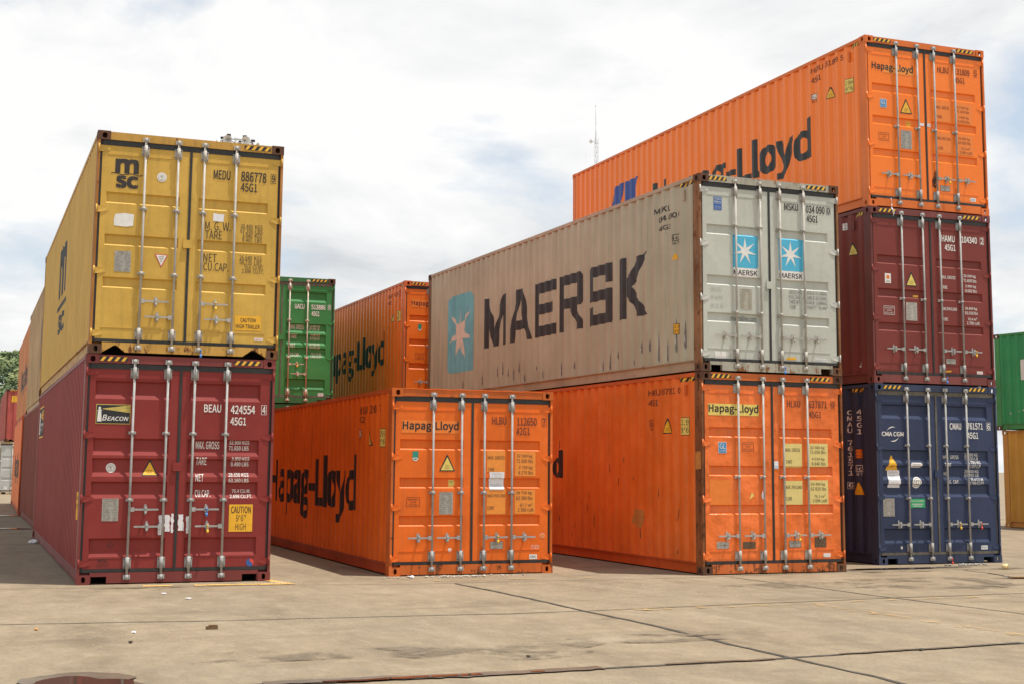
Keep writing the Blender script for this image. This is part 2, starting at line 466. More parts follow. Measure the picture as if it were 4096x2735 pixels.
def container(name, label, pose, H, style, pm, fm=None, dm=None, castm=None, bar_m=None, hinge_m=None, notch=None, handle='A', z=0.0, gasket=None, group=None, plates='A', doors=True, right_leaf_only=False, detail=True, end_front=False, rails_m=None, postm=None, sill_m=None, low_rail=None):
    """pose = front-left-bottom corner (x, y, yaw in degrees) of the end that faces the yard"""
    x, y, yaw = pose; c, s = math.cos(R(yaw)), math.sin(R(yaw))
    cx_, cy_ = x + c * W / 2 - s * L40 / 2, y + s * W / 2 + c * L40 / 2
    root = empty(name, (cx_, cy_, z), R(yaw)); tag(root, label, 'container', group)
    fm = fm or pm; dm = dm or pm; castm = castm or fm; bar_m = bar_m or galv; hinge_m = hinge_m or dm; gasket = gasket or rubber; rails_m = rails_m or fm
    F = -L40 / 2; B = L40 / 2
    # frame: posts, header, sill, rails
    postm = postm or fm
    for sx in (-1, 1):
        xo = sx * (W / 2 - 0.006)
        bm = bmesh.new()
        xa, xb = sorted((xo, xo - sx * 0.032)); xc, xd = sorted((xo - sx * 0.032, xo - sx * 0.15))
        ring = [(xo, F + 0.006), (xo - sx * 0.032, F + 0.006), (xo - sx * 0.032, F + 0.085), (xo - sx * 0.15, F + 0.085), (xo - sx * 0.15, F + 0.13), (xo - sx * 0.032, F + 0.13), (xo - sx * 0.032, F + 0.20), (xo, F + 0.20)]
        lo_ = [bm.verts.new((*p, 0.118)) for p in ring]; hi_ = [bm.verts.new((*p, H - 0.118)) for p in ring]
        bm.faces.new(lo_); bm.faces.new(hi_)
        for i in range(8): bm.faces.new((lo_[i], lo_[(i + 1) % 8], hi_[(i + 1) % 8], hi_[i]))
        bmesh.ops.recalc_face_normals(bm, faces=bm.faces[:])
        link_mesh('corner_post', bm, postm, root)
        bm = bmesh.new(); xa, xb = sorted((xo, xo - sx * 0.15)); box(bm, xa, xb, B - 0.19, B - 0.012, 0.118, H - 0.118); link_mesh('corner_post', bm, postm, root)
    bm = bmesh.new(); ring = [(F + 0.010, H - 0.112), (F + 0.076, H - 0.112), (F + 0.076, H - 0.20), (F + 0.12, H - 0.20), (F + 0.12, H - 0.008), (F + 0.010, H - 0.008)]
    e0 = [bm.verts.new((-W / 2 + 0.162, *p)) for p in ring]; e1 = [bm.verts.new((W / 2 - 0.162, *p)) for p in ring]
    bm.faces.new(e0); bm.faces.new(e1[::-1])
    for i in range(6): bm.faces.new((e0[i], e0[(i + 1) % 6], e1[(i + 1) % 6], e1[i]))
    link_mesh('door_header', bm, fm, root)
    bm = bmesh.new(); box(bm, -W / 2 + 0.162, W / 2 - 0.162, B - 0.075, B - 0.012, H - 0.112, H - 0.010); link_mesh('end_header', bm, fm, root)
    # sill with lifting notches
    sill = [(0.162, 0.016), (2.276, 0.016)]
    top = [(2.276, 0.146), (0.162, 0.146)]
    if notch == 'R':
        sill = [(0.176, 0.016), (0.176, 0.098), (0.367, 0.098), (0.367, 0.016), (2.07, 0.016), (2.07, 0.098), (2.262, 0.098), (2.262, 0.016), (2.276, 0.016)]; top = [(2.276, 0.146), (0.162, 0.146), (0.162, 0.016)]
    elif notch == 'T':
        sill = [(0.175, 0.025), (0.255, 0.075), (0.31, 0.112), (0.345, 0.112), (0.39, 0.075), (0.455, 0.025), (1.96, 0.025), (2.03, 0.075), (2.08, 0.112), (2.12, 0.112), (2.18, 0.075), (2.262, 0.025), (2.276, 0.016)]; top = [(2.276, 0.146), (0.162, 0.146), (0.162, 0.016)]
    ring = sill + top
    bm = bmesh.new()
    fa = [bm.verts.new((u - W / 2, F + 0.010, v)) for u, v in ring]; fb = [bm.verts.new((u - W / 2, F + 0.07, v)) for u, v in ring]
    bm.faces.new(fa); bm.faces.new(fb[::-1])
    for i in range(len(ring)): bm.faces.new((fa[i], fa[(i + 1) % len(ring)], fb[(i + 1) % len(ring)], fb[i]))
    link_mesh('door_sill', bm, sill_m or fm, root)
    bm = bmesh.new(); box(bm, -W / 2 + 0.162, W / 2 - 0.162, B - 0.075, B - 0.012, 0.016, 0.146); link_mesh('end_sill', bm, fm, root)
    for sx in (-1, 1):
        bm = bmesh.new(); xa, xb = sorted((sx * (W / 2 - 0.005), sx * (W / 2 - 0.065)))
        box(bm, xa, xb, F + 0.178, B - 0.178, H - 0.0615, H - 0.006); link_mesh('top_rail', bm, rails_m, root)
    for sx in (-1, 1):
        bm = bmesh.new()
        q = lambda dx, z: (sx * (W / 2 - dx), z)
        ring = [q(.020, .020), q(.020, .032), q(.034, .032), q(.034, .158), q(.006, .158), q(.006, .176), q(.10, .176), q(.10, .020)]
        e0 = [bm.verts.new((p[0], F + 0.178, p[1])) for p in ring]; e1 = [bm.verts.new((p[0], B - 0.178, p[1])) for p in ring]
        bm.faces.new(e0); bm.faces.new(e1)
        for i in range(8): bm.faces.new((e0[i], e0[(i + 1) % 8], e1[(i + 1) % 8], e1[i]))
        bmesh.ops.recalc_face_normals(bm, faces=bm.faces[:])
        link_mesh('bottom_rail', bm, low_rail or rails_m, root)
    corrugated_side(-1, H, pm, root); corrugated_side(1, H, pm, root)
    # roof with shallow cross pressings
    bm = bmesh.new(); l = 0.15; pv = None; k = 0
    while l < L40 - 0.15:
        for q, d in ((0, 0), (0.09, 0), (0.105, 0.018), (0.195, 0.018), (0.209, 0)):
            yy = F + l + q
            cur = (bm.verts.new((-W / 2 + 0.062, yy, H - 0.028 - d)), bm.verts.new((0, yy, H - 0.020 - d)), bm.verts.new((W / 2 - 0.062, yy, H - 0.028 - d)))
            if pv: bm.faces.new((pv[0], pv[1], cur[1], cur[0])); bm.faces.new((pv[1], pv[2], cur[2], cur[1]))
            pv = cur
        l += 0.209
    link_mesh('roof', bm, pm, root)
    bm = bmesh.new(); box(bm, -W / 2 + 0.08, W / 2 - 0.08, F + 0.09, B - 0.03, 0.10, 0.158)
    for i in range(20): box(bm, -W / 2 + 0.079, W / 2 - 0.079, F + 0.4 + i * 0.6, F + 0.45 + i * 0.6, 0.022, 0.0995)
    link_mesh('floor', bm, dark_in, root)
    end_wall(H, pm, root, 1)
    for sx in (-1, 1):
        for sy in (-1, 1):
            for tp in (0, 1): link_mesh('corner_casting', casting_bm(sx, sy, tp, H), castm, root)
    if end_front or not doors:
        end_wall(H, pm, root, -1)
        return root, {}
    leaves = {}
    yb = F + DOOR_Y
    for k in (0, 1):
        bm = bmesh.new(); make_leaf(bm, k, style, H)
        d = link_mesh('door', bm, dm, root); leaves[k] = d
        x0, x1 = LEAF[k]
        # gasket ring (overlapping centre strip sits on the left leaf)
        bm = bmesh.new()
        X = lambda u: u - W / 2
        outer = X(0.042) if k == 0 else X(2.396)
        xs0, xs1 = sorted((outer, X(0.074) if k == 0 else X(2.364)))
        box(bm, xs0, xs1, yb + 0.006, yb + 0.046, 0.150, H - 0.118)
        lo, hi = (X(0.074), X(1.195)) if k == 0 else (X(1.218), X(2.364))
        box(bm, lo, hi, yb - 0.007, yb + 0.040, H - 0.184, H - 0.118)
        box(bm, lo, hi, yb - 0.010, yb + 0.040, 0.150, 0.190)
        if k == 0: box(bm, X(1.188), X(1.220), yb - 0.010, yb + 0.04, 0.151, H - 0.119)
        link_mesh('gasket', bm, gasket, d)
        # hinges
        hv = [0.26, 1.066, 1.868, 2.668] if H > 2.7 else [0.232, 0.932, 1.63, 2.333]
        for v in hv:
            bm = bmesh.new(); sgn = 1 if k == 0 else -1; u0 = 0.010 if k == 0 else 2.428
            pts = [(0, 0.040), (0.035, 0.040), (0.075, 0.038), (0.150, 0.024), (0.158, 0.012), (0.158, -0.016), (0.150, -0.026), (0.075, -0.040), (0.035, -0.042), (0, -0.042)]
            fa = [bm.verts.new((X(u0 + sgn * a), yb - (0.010 if a < 0.14 else 0.004), v + b)) for a, b in pts]; fb = [bm.verts.new((X(u0 + sgn * a), yb + 0.012, v + b)) for a, b in pts]
            bm.faces.new(fa)
            for i in range(len(pts)): bm.faces.new((fa[i], fa[(i + 1) % len(pts)], fb[(i + 1) % len(pts)], fb[i]))
            xa, xb = sorted((X(u0 - sgn * 0.004), X(u0 + sgn * 0.030))); box(bm, xa, xb, yb - 0.022, yb - 0.011, v - 0.046, v + 0.046)
            tube(bm, (X(u0 + sgn * 0.012), yb - 0.020, v - 0.055), (X(u0 + sgn * 0.012), yb - 0.020, v + 0.055), 0.012, n=8)
            link_mesh('hinge', bm, hinge_m, d)
        # locking bars
        for bi in ((0, 1) if k == 0 else (2, 3)):
            xb_ = X(BARS[bi]); yc = yb - 0.036
            bm = bmesh.new()
            tube(bm, (xb_, yc, 0.085), (xb_, yc, H - 0.085), 0.0155, n=12)
            for zc in (0.085, H - 0.085):                                               # cams
                tube(bm, (xb_, yc, zc - 0.03), (xb_, yc, zc + 0.03), 0.024, n=10)
                box(bm, xb_ - 0.034, xb_ + 0.034, yc - 0.006, yc + 0.022, zc - 0.012, zc + 0.012)
                box(bm, xb_ - 0.042, xb_ - 0.026, F - 0.016, F + 0.0105, zc - 0.024, zc + 0.030); box(bm, xb_ + 0.026, xb_ + 0.042, F - 0.016, F + 0.0105, zc - 0.024, zc + 0.030)
            link_mesh('locking_bar', bm, bar_m, d)
            bm = bmesh.new()
            off = -0.018 if plates == 'A' else 0.0
            for zc in (0.262, H - 0.232):                                               # guide plates
                box(bm, xb_ - 0.048 + off, xb_ + 0.048 + off, yb - 0.016, yb - 0.0005, zc - 0.064, zc + 0.064)
                tube(bm, (xb_, yc, zc - 0.075), (xb_, yc, zc + 0.075), 0.024, n=12)
                for bx in (-1, 1):
                    for bz in (-1, 1): tube(bm, (xb_ + off + bx * 0.036, yb - 0.016, zc + bz * 0.046), (xb_ + off + bx * 0.036, yb - 0.021, zc + bz * 0.046), 0.007, n=6, mi=1)
            for zc in ({'A': (1.385,), 'S': (1.14,), 'B': (1.05, 1.90), 'M': (2.155, 0.865)}[plates]):
                off2 = -0.016 if plates == 'A' else 0
                box(bm, xb_ - 0.046 + off2, xb_ + 0.046 + off2, yb - 0.024, yb - 0.0005, zc - 0.017, zc + 0.017)
                tube(bm, (xb_, yc, zc - 0.022), (xb_, yc, zc + 0.022), 0.023, n=12)
            link_mesh('bar_bracket', bm, [bar_m, black], d)
            # handle
            if handle[0] == 'A': dr = -1 if bi < 2 else 1; hz = float(handle[1:] or 0.55)
            else: dr = 1 if bi in (0, 2) else -1; hz = float(handle[1:].split('/')[0 if bi in (0, 2) else 1])
            bm = bmesh.new()
            xs_ = sorted((xb_ + dr * 0.012, xb_ + dr * 0.062)); box(bm, xs_[0], xs_[1], yc - 0.018, yc + 0.014, hz - 0.026, hz + 0.028)
            pts = [(0.062, 0.012), (0.15, 0.014), (0.20, 0.020), (0.25, 0.013), (0.36, 0.012)]
            fa = [(xb_ + dr * a, yc - 0.022, hz + b) for a, b in pts] + [(xb_ + dr * a, yc - 0.022, hz - b * 0.8) for a, b in pts[::-1]]
            va = [bm.verts.new(p) for p in fa]; vb = [bm.verts.new((p[0], p[1] + 0.010, p[2])) for p in fa]
            bm.faces.new(va); bm.faces.new(vb[::-1])
            for i in range(len(va)): bm.faces.new((va[i], va[(i + 1) % len(va)], vb[(i + 1) % len(va)], vb[i]))
            # retainer: catch plate with loop above and below
            hx = xb_ + dr * 0.20
            pl = [(hx + 0.021 * math.cos(t) * (1 if abs(math.sin(t)) < .7 else 0.9), hz + 0.004 + 0.068 * math.sin(t)) for t in [2 * math.pi * i / 16 for i in range(16)]]
            va = [bm.verts.new((p[0], yb - 0.010, p[1])) for p in pl]; vb = [bm.verts.new((p[0], yb - 0.0006, p[1])) for p in pl]
            bm.faces.new(va)
            for i in range(16): bm.faces.new((va[i], va[(i + 1) % 16], vb[(i + 1) % 16], vb[i]))
            tube(bm, (hx, yb - 0.0105, hz + 0.010), (hx, yc - 0.036, hz + 0.022), 0.013, n=8)
            box(bm, hx - 0.017, hx + 0.017, yc - 0.034, yc - 0.0225, hz - 0.030, hz + 0.045)
            tube(bm, (hx, yc - 0.030, hz - 0.030), (hx, yc - 0.030, hz - 0.058), 0.012, 0.008, n=8)
            link_mesh('door_handle', bm, bar_m, d)
    # seal keeper box across the two leaves
    if style in ('B', 'M') or 'keeper' in handle or name == 'KEEP':
        pass
    return root, leaves

def front_panel(style, z_off=0.0, lift=0.0):
    vb = [p for p, _ in door_profile(style)] if style else []
    return dict(sb=[REC[0][0], REC[0][1], REC[1][0], REC[1][1]], vb=vb,
                at=lambda s, v, o: (s - W / 2, -L40 / 2 + DOOR_Y + (door_depth(style, v) if style and (REC[0][0] <= s <= REC[0][1] or REC[1][0] <= s <= REC[1][1]) else 0.0) - o, v))
def header_panel(): return dict(sb=[], vb=[], at=lambda s, v, o: (s - W / 2, -L40 / 2 + 0.010 - o, v))
def left_side():
    return dict(sb=[-b for b in side_breaks()], vb=[], at=lambda s, v, o: (-W / 2 + 0.010 + side_depth(-s) - o, -L40 / 2 - s, v))

# ready-made small artwork -------------------------------------------------
def triangle(pan, a, d, ring=black, fill=yellow, txt='SUPER HEAVY', name='warning_sticker'):
    x0, y0, x1, y1 = a; m_ = (x0 + x1) / 2; A = Art(pan)
    A.poly([(x0, y0), (x1, y0), (m_ + 0.008, y1), (m_ - 0.008, y1)], ring, 0)
    k = 0.11; wd = (x1 - x0); h = y1 - y0
    A.poly([(x0 + wd * .10, y0 + h * .065), (x1 - wd * .10, y0 + h * .065), (m_, y1 - h * .13)], fill, 1)
    if txt:
        A.text('SUPER', (m_ - wd * .13, y0 + h * .30, m_ + wd * .13, y0 + h * .37), ink, 2); A.text('HEAVY', (m_ - wd * .15, y0 + h * .17, m_ + wd * .15, y0 + h * .24), ink, 2)
    A.build(name, d)
def data_plate(pan, a, d, base=None, rows=12):
    A = Art(pan); A.rect(a, base or plate_m, 0); rnd = random.Random(int(a[0] * 1000))
    x0, y0, x1, y1 = a; w_ = x1 - x0; h = y1 - y0
    for i in range(rows):
        v = y1 - h * (i + 0.6) / (rows + 0.3)
        if i in (0, 1): A.rect((x0 + w_ * .15, v, x1 - w_ * .15, v + h * .022), plate_ink, 1)
        else:
            A.rect((x0 + w_ * .06, v, x0 + w_ * rnd.uniform(.3, .55), v + h * .02), plate_ink, 1); A.rect((x0 + w_ * rnd.uniform(.6, .7), v, x1 - w_ * .07, v + h * .02), plate_ink, 1)
    A.build('data_plate', d)
def repair_box(pan, a, d, m):
    A = Art(pan); A.frame(a, 0.006, m, 0); x0, y0, x1, y1 = a; h = y1 - y0; w_ = x1 - x0
    for i, t in enumerate(('REPAIR WITH', '"CORTEN"', 'STEEL ONLY')):
        k = .12 if i != 1 else .25
        A.text(t, (x0 + w_ * k, y1 - h * (.33 + .27 * i), x1 - w_ * k, y1 - h * (.16 + .27 * i)), m, 0, 0.008)
    A.build('repair_notice', d)
def small_label(pan, a, d, txt, base=None, m=None, name='maker_label'):
    A = Art(pan); A.rect(a, base or white, 0); x0, y0, x1, y1 = a; w_ = x1 - x0; h = y1 - y0
    if txt: A.text(txt, (x0 + w_ * .1, y0 + h * .28, x1 - w_ * .1, y0 + h * .74), m or ink, 1, 0.01)
    A.build(name, d)
def acep(pan, a, d):
    A = Art(pan); A.rect(a, plate_m, 0); A.frame(a, 0.004, ink, 1); x0, y0, x1, y1 = a; w_ = x1 - x0; h = y1 - y0
    A.text('ACEP-D', (x0 + w_ * .14, y0 + h * .5, x1 - w_ * .14, y0 + h * .82), ink, 1); A.text('HH-3', (x0 + w_ * .36, y0 + h * .16, x1 - w_ * .36, y0 + h * .34), ink, 1)
    A.build('inspection_plate', d)
def gl_sticker(pan, a, d):
    A = Art(pan); A.rect(a, white, 0); x0, y0, x1, y1 = a; w_ = x1 - x0; h = y1 - y0; A.rect((x0 + .006, y0 + .006, x1 - .006, y1 - .006), glblue, 1)
    A.text('GL', (x0 + w_ * .15, y0 + h * .38, x1 - w_ * .15, y1 - h * .12), white, 2, 0.02); A.text('Certified', (x0 + w_ * .14, y0 + h * .16, x1 - w_ * .14, y0 + h * .28), white, 2, 0.02)
    A.build('sticker', d)
def weights(pan, d, rows, m, bold=0.03):
    A = Art(pan)
    for t, a in rows: A.text(t, a, m, 0, bold)
    A.build('weight_lettering', d)
def number(pan, d, rows, boxed, m, bold=0.045, frame_m=None):
    A = Art(pan)
    for t, a in rows: A.text(t, a, m, 1, bold)
    if boxed:
        t, a = boxed; A.frame(a, 0.005, frame_m or m, 0); x0, y0, x1, y1 = a; A.text(t, (x0 + .014, y0 + .014, x1 - .014, y1 - .014), m, 1, bold)
    A.build('number_lettering', d)
def ic_mark(pan, root, l0, v0, l1, v1, m, base=None):
    A = Art(pan); a = (-l0, v0 + (v1 - v0) * .35, -l1, v1)
    if base: A.rect(a, base, 0)
    A.frame(a, 0.01, m, 1); A.text('ic', (a[0] + .02, a[1] + .02, a[2] - .02, a[3] - .02), m, 1, 0.02); A.text('87', (a[0] + .01, v0, a[2] - .01, v0 + (v1 - v0) * .26), m, 1)
    A.build('interchange_mark', root)
def height_box(pan, root, l0, v0, l1, v1, t1, t2, base):
    A = Art(pan); a = (-l0, v0, -l1, v1); A.rect(a, black, 0); A.rect((a[0] + .008, a[1] + .008, a[2] - .008, a[3] - .008), base, 1); w_ = a[2] - a[0]; h = v1 - v0
    A.text(t1, (a[0] + w_ * .12, v0 + h * .57, a[2] - w_ * .12, v1 - h * .14), ink, 2); A.text(t2, (a[0] + w_ * .12, v0 + h * .14, a[2] - w_ * .12, v0 + h * .43), ink, 2)
    A.build('height_label', root)
def side_haz(root, H, l0=0.22, l1=0.62):
    A = Art(left_side()); stripes(A, (-l1, H - 0.125, -l0, H - 0.066)); A.build('hazard_stripe', root)
    bm = bmesh.new(); x = -W / 2 + 0.010 + 0.010
    box(bm, x - 0.004, x + 0.02, -L40 / 2 + 0.475, -L40 / 2 + 0.520, H - 0.33, H - 0.17); link_mesh('vent_cover', bm, MATS.get('vent', root.children[0].data.materials[0]), root)
def front_haz(root, H, spans):
    for s0, s1 in spans:
        A = Art(header_panel()); stripes(A, (s0, H - 0.085, s1, H - 0.030)); A.build('hazard_stripe', root)

# ------------------------------------------------------------------ the setting: concrete yard
def ground_material():
    m, t, b = new_mat('yard_concrete')
    c = t.nodes.new('ShaderNodeTexCoord'); o = c.outputs['Object']
    rot = mapping(t, o, rot=(0, 0, R(-22)))
    big = noise(t, o, 0.22, 5, 0.6)
    mid = noise(t, mapping(t, rot, scale=(1, 0.45, 1)), 1.3, 7, 0.62, 0.4)
    fine = noise(t, o, 30, 6, 0.7)
    grit = noise(t, o, 95, 4, 0.7)
    base = ramp(t, mid, [(0.26, (0.160, 0.120, 0.078)), (0.44, (0.245, 0.187, 0.123)), (0.60, (0.288, 0.224, 0.150)), (0.78, (0.350, 0.280, 0.196))]).outputs[0]
    base = mix(t, math_node(t, 'MULTIPLY', ramp(t, big, [(0.38, (1, 1, 1)), (0.56, (0, 0, 0))]).outputs[0], 0.38), base, (0.205, 0.172, 0.120))
    base = mix(t, math_node(t, 'MULTIPLY', ramp(t, fine, [(0.40, (1, 1, 1)), (0.54, (0, 0, 0))]).outputs[0], 0.36), base, (0.12, 0.095, 0.065))
    base = mix(t, math_node(t, 'MULTIPLY', ramp(t, grit, [(0.64, (0, 0, 0)), (0.72, (1, 1, 1))]).outputs[0], 0.40), base, (0.46, 0.41, 0.33))
    blot = noise(t, mapping(t, rot, scale=(1, 0.6, 1), loc=(1, 4, 0)), 5.5, 6, 0.65)
    base = mix(t, math_node(t, 'MULTIPLY', ramp(t, blot, [(0.50, (0, 0, 0)), (0.66, (1, 1, 1))]).outputs[0], 0.30), base, (0.36, 0.29, 0.205))
    base = mix(t, math_node(t, 'MULTIPLY', ramp(t, blot, [(0.34, (1, 1, 1)), (0.47, (0, 0, 0))]).outputs[0], 0.30), base, (0.17, 0.145, 0.105))
    dk = noise(t, mapping(t, o, loc=(5, 3, 0)), 60, 3, 0.6)
    base = mix(t, math_node(t, 'MULTIPLY', ramp(t, dk, [(0.68, (0, 0, 0)), (0.74, (1, 1, 1))]).outputs[0], 0.55), base, (0.07, 0.055, 0.04))
    # chalky scrapes left by dragged boxes
    sc_ = noise(t, mapping(t, rot, scale=(1.6, 9, 1), loc=(2, 7, 0)), 0.9, 7, 0.7)
    base = mix(t, math_node(t, 'MULTIPLY', ramp(t, sc_, [(0.63, (0, 0, 0)), (0.76, (1, 1, 1))]).outputs[0], 0.5), base, (0.44, 0.38, 0.30))
    # tyre and oil stains
    stn = noise(t, mapping(t, rot, scale=(0.8, 2.6, 1), loc=(9.3, 1.1, 0)), 0.55, 5, 0.6)
    base = mix(t, math_node(t, 'MULTIPLY', ramp(t, stn, [(0.56, (0, 0, 0)), (0.70, (1, 1, 1))]).outputs[0], 0.45), base, (0.115, 0.088, 0.055))
    t.links.new(base, b.inputs['Base Color'])
    b.inputs['Roughness'].default_value = 0.9; b.inputs['Specular IOR Level'].default_value = 0.25
    bp = t.nodes.new('ShaderNodeBump'); bp.inputs['Strength'].default_value = 0.35; bp.inputs['Distance'].default_value = 0.012
    t.links.new(math_node(t, 'ADD', fine, math_node(t, 'MULTIPLY', grit, 0.5)), bp.inputs['Height']); t.links.new(bp.outputs[0], b.inputs['Normal'])
    return m
bm = bmesh.new()
bm.faces.new([bm.verts.new(p) for p in ((-900, -60, 0), (900, -60, 0), (900, 1600, 0), (-900, 1600, 0))])
tag(link_mesh('ground', bm, ground_material()), kind='structure')

crack_m = plain('joint_dirt', (0.055, 0.046, 0.034), 0.9, 0, 0.5, 8)
def strip(pts, w0, w1, seed, z, step=0.10, wob=0.02):
    """irregular ribbon along a polyline on the ground"""
    rnd = random.Random(seed); L = []; 
    for i in range(len(pts) - 1):
        a, b_ = Vector(pts[i]), Vector(pts[i + 1]); n = max(1, int((b_ - a).length / step))
        for k in range(n): L.append((a + (b_ - a) * k / n, (b_ - a).normalized()))
    L.append((Vector(pts[-1]), L[-1][1]))
    bm = bmesh.new(); pv = None; off = 0; wd = w0
    for p, d in L:
        off = off * 0.85 + rnd.uniform(-wob, wob) * 0.5; wd = 0.7 * wd + 0.3 * rnd.uniform(w0, w1)
        nrm = Vector((-d.y, d.x)); a = p + nrm * (off + wd / 2 + rnd.uniform(0, w0 * .4)); b_ = p + nrm * (off - wd / 2 - rnd.uniform(0, w0 * .4))
        cur = (bm.verts.new((a.x, a.y, z)), bm.verts.new((b_.x, b_.y, z)))
        if pv: bm.faces.new((pv[0], pv[1], cur[1], cur[0]))
        pv = cur
    return bm
JOINTS = [  # slab joints of the yard, in metres
    ([(-30, 4.2), (-8, 11.95), (-4.76, 13.27), (-2.94, 13.72), (-1.5, 14.17), (0.02, 14.62), (0.79, 14.95), (2.46, 15.75), (4.54, 16.72), (6.38, 17.50), (14, 20.6)], .012, .032),
    ([(-9, 6.9), (-1.63, 9.86), (-0.82, 10.1), (0.02, 10.42), (1.02, 10.85), (2.25, 11.38), (3.11, 11.82), (4.51, 12.45), (10, 14.8)], .03, .07),
    ([(-14, 14.0), (-6.11, 16.98), (-4.9, 17.3), (-3.06, 17.82), (-1.23, 18.16), (0.03, 18.68), (1.03, 19.05), (2.38, 19.5), (5.19, 21.0), (6.0, 21.3), (7.03, 21.6), (12, 23.6)], .008, .022),
    ([(-0.70, 18.28), (0.03, 16.74), (0.78, 14.96), (1.47, 13.41), (1.88, 12.3), (2.25, 11.38), (2.64, 10.46), (2.85, 9.9), (4.6, 5.8)], .024, .055),
    ([(3.07, 19.72), (3.92, 18.05), (4.54, 16.72), (5.04, 15.75), (5.43, 14.92), (7.2, 10.8)], .014, .036),
    ([(6.9, 21.4), (7.08, 20.9), (7.10, 20.3), (7.75, 18.6), (9.6, 14.3)], .018, .05),
    ([(-4.9, 17.3), (-3.6, 14.0), (-2.0, 9.9), (-0.4, 6.0)], .001, .003),
]
for i, (p, a, b_) in enumerate(JOINTS[:6]):
    tag(link_mesh('pavement_joint', strip(p, a, b_, 40 + i, 0.004 + 0.0004 * i), crack_m), kind='structure')
# faded yellow bay lines
ypaint = transparent_worn('worn_yellow_line', (0.62, 0.37, 0.10), 0.9, 7)
ypaint2 = transparent_worn('faint_yellow_line', (0.46, 0.30, 0.12), 0.45, 5)
for i, (p, wd, m_) in enumerate([([(-4.55, 17.52), (-4.2, 17.62)], .13, ypaint), ([(-3.95, 17.71), (-2.75, 18.06)], .13, ypaint), ([(-3.6, 19.1), (-2.78, 17.98)], .11, ypaint),
                                ([(0.5, 20.5), (0.92, 19.4)], .10, ypaint2), ([(3.34, 15.95), (4.75, 12.9), (6.4, 9.6)], .11, ypaint2), ([(-1.3, 18.55), (1.2, 19.45)], .10, ypaint2), ([(1.0, 14.9), (5.6, 16.9)], .10, ypaint2)]):
    tag(link_mesh('painted_line', strip(p, wd, wd * 1.05, 70 + i, 0.0075 + 0.0004 * i, 0.2, 0.004), m_), kind='structure')
# water lying in the joints and in the hollow at the front
def water_material():
    m, t, b = new_mat('puddle_water')
    b.inputs['Base Color'].default_value = (0.055, 0.040, 0.028, 1); b.inputs['Roughness'].default_value = 0.04; b.inputs['Specular IOR Level'].default_value = 0.6
    c = t.nodes.new('ShaderNodeTexCoord'); bp = t.nodes.new('ShaderNodeBump'); bp.inputs['Strength'].default_value = 0.03; bp.inputs['Distance'].default_value = 0.01
    t.links.new(noise(t, c.outputs['Object'], 18, 2), bp.inputs['Height']); t.links.new(bp.outputs[0], b.inputs['Normal'])
    return m
water_m = water_material()
wet_m = plain('wet_concrete', (0.125, 0.098, 0.068), 0.35, 0, 0.25, 5)
def blob(cx_, cy_, rx, ry, ang, z, seed, rough_=0.22, n=56):
    rnd = random.Random(seed); ph = [rnd.uniform(0, 6.28) for _ in range(7)]; bm = bmesh.new(); c_, s_ = math.cos(R(ang)), math.sin(R(ang)); V = []
    for i in range(n):
        t = 2 * math.pi * i / n; k = 1 + rough_ * sum(math.sin((j + 2) * t + ph[j]) / (j + 2) for j in range(7)) + rnd.uniform(-.03, .03)
        x, y = rx * k * math.cos(t), ry * k * math.sin(t); V.append(bm.verts.new((cx_ + c_ * x - s_ * y, cy_ + s_ * x + c_ * y, z)))
    bm.faces.new(V); return bm
tag(link_mesh('wet_patch', blob(-2.95, 9.84, 0.42, 0.42, 20, 0.0112, 5), wet_m), kind='structure')
tag(link_mesh('puddle', blob(-2.92, 9.72, 0.33, 0.33, 20, 0.0145, 9), water_m), kind='structure')
tag(link_mesh('wet_patch', strip([(-1.7, 9.84), (-0.82, 10.1), (0.02, 10.42), (0.7, 10.72)], .09, .16, 3, 0.0108, 0.06, .03), wet_m), kind='structure')
tag(link_mesh('puddle', strip([(-1.3, 9.92), (-0.82, 10.08), (-0.2, 10.33)], .035, .085, 31, 0.0140, 0.05, .02), water_m), kind='structure')
tag(link_mesh('puddle', strip([(0.16, 10.46), (0.26, 10.50)], .03, .05, 4, 0.0138, 0.04, .01), water_m), kind='structure')
tag(link_mesh('wet_patch', strip([(1.2, 10.92), (2.1, 11.3)], .03, .07, 33, 0.0106, 0.06, .03), wet_m), kind='structure')
tag(link_mesh('wet_patch', strip([(2.7, 11.6), (4.5, 12.45)], .02, .07, 34, 0.0104, 0.06, .03), wet_m), kind='structure')
for i, a in enumerate([(-14.3, 40.6, 1.1, .30, 20), (-11.6, 32.5, 1.0, .22, 20), (6.0, 21.62, 1.2, .10, 21), (7.5, 20.0, .5, .12, 21)]):
    tag(link_mesh('puddle', blob(*a, 0.0125 + 0.0004 * i, 60 + i, 0.35), water_m), kind='structure')
blotch_m = transparent_worn('ground_blotch', (0.165, 0.128, 0.085), 0.5, 1.6)  # broken, see-through blotches that darken the concrete
for i, a in enumerate([(4.9, 19.1, 1.9, .55, 24), (6.1, 18.55, 1.8, .42, 22), (6.6, 21.45, 1.4, .22, 21), (-0.6, 11.6, 1.5, .5, 22), (1.2, 12.6, .8, .25, 22), (-4.15, 17.45, .7, .13, 20)]):
    tag(link_mesh('ground_blotch', blob(*a, 0.0092 + 0.0003 * i, 80 + i, 0.5), blotch_m), kind='structure')

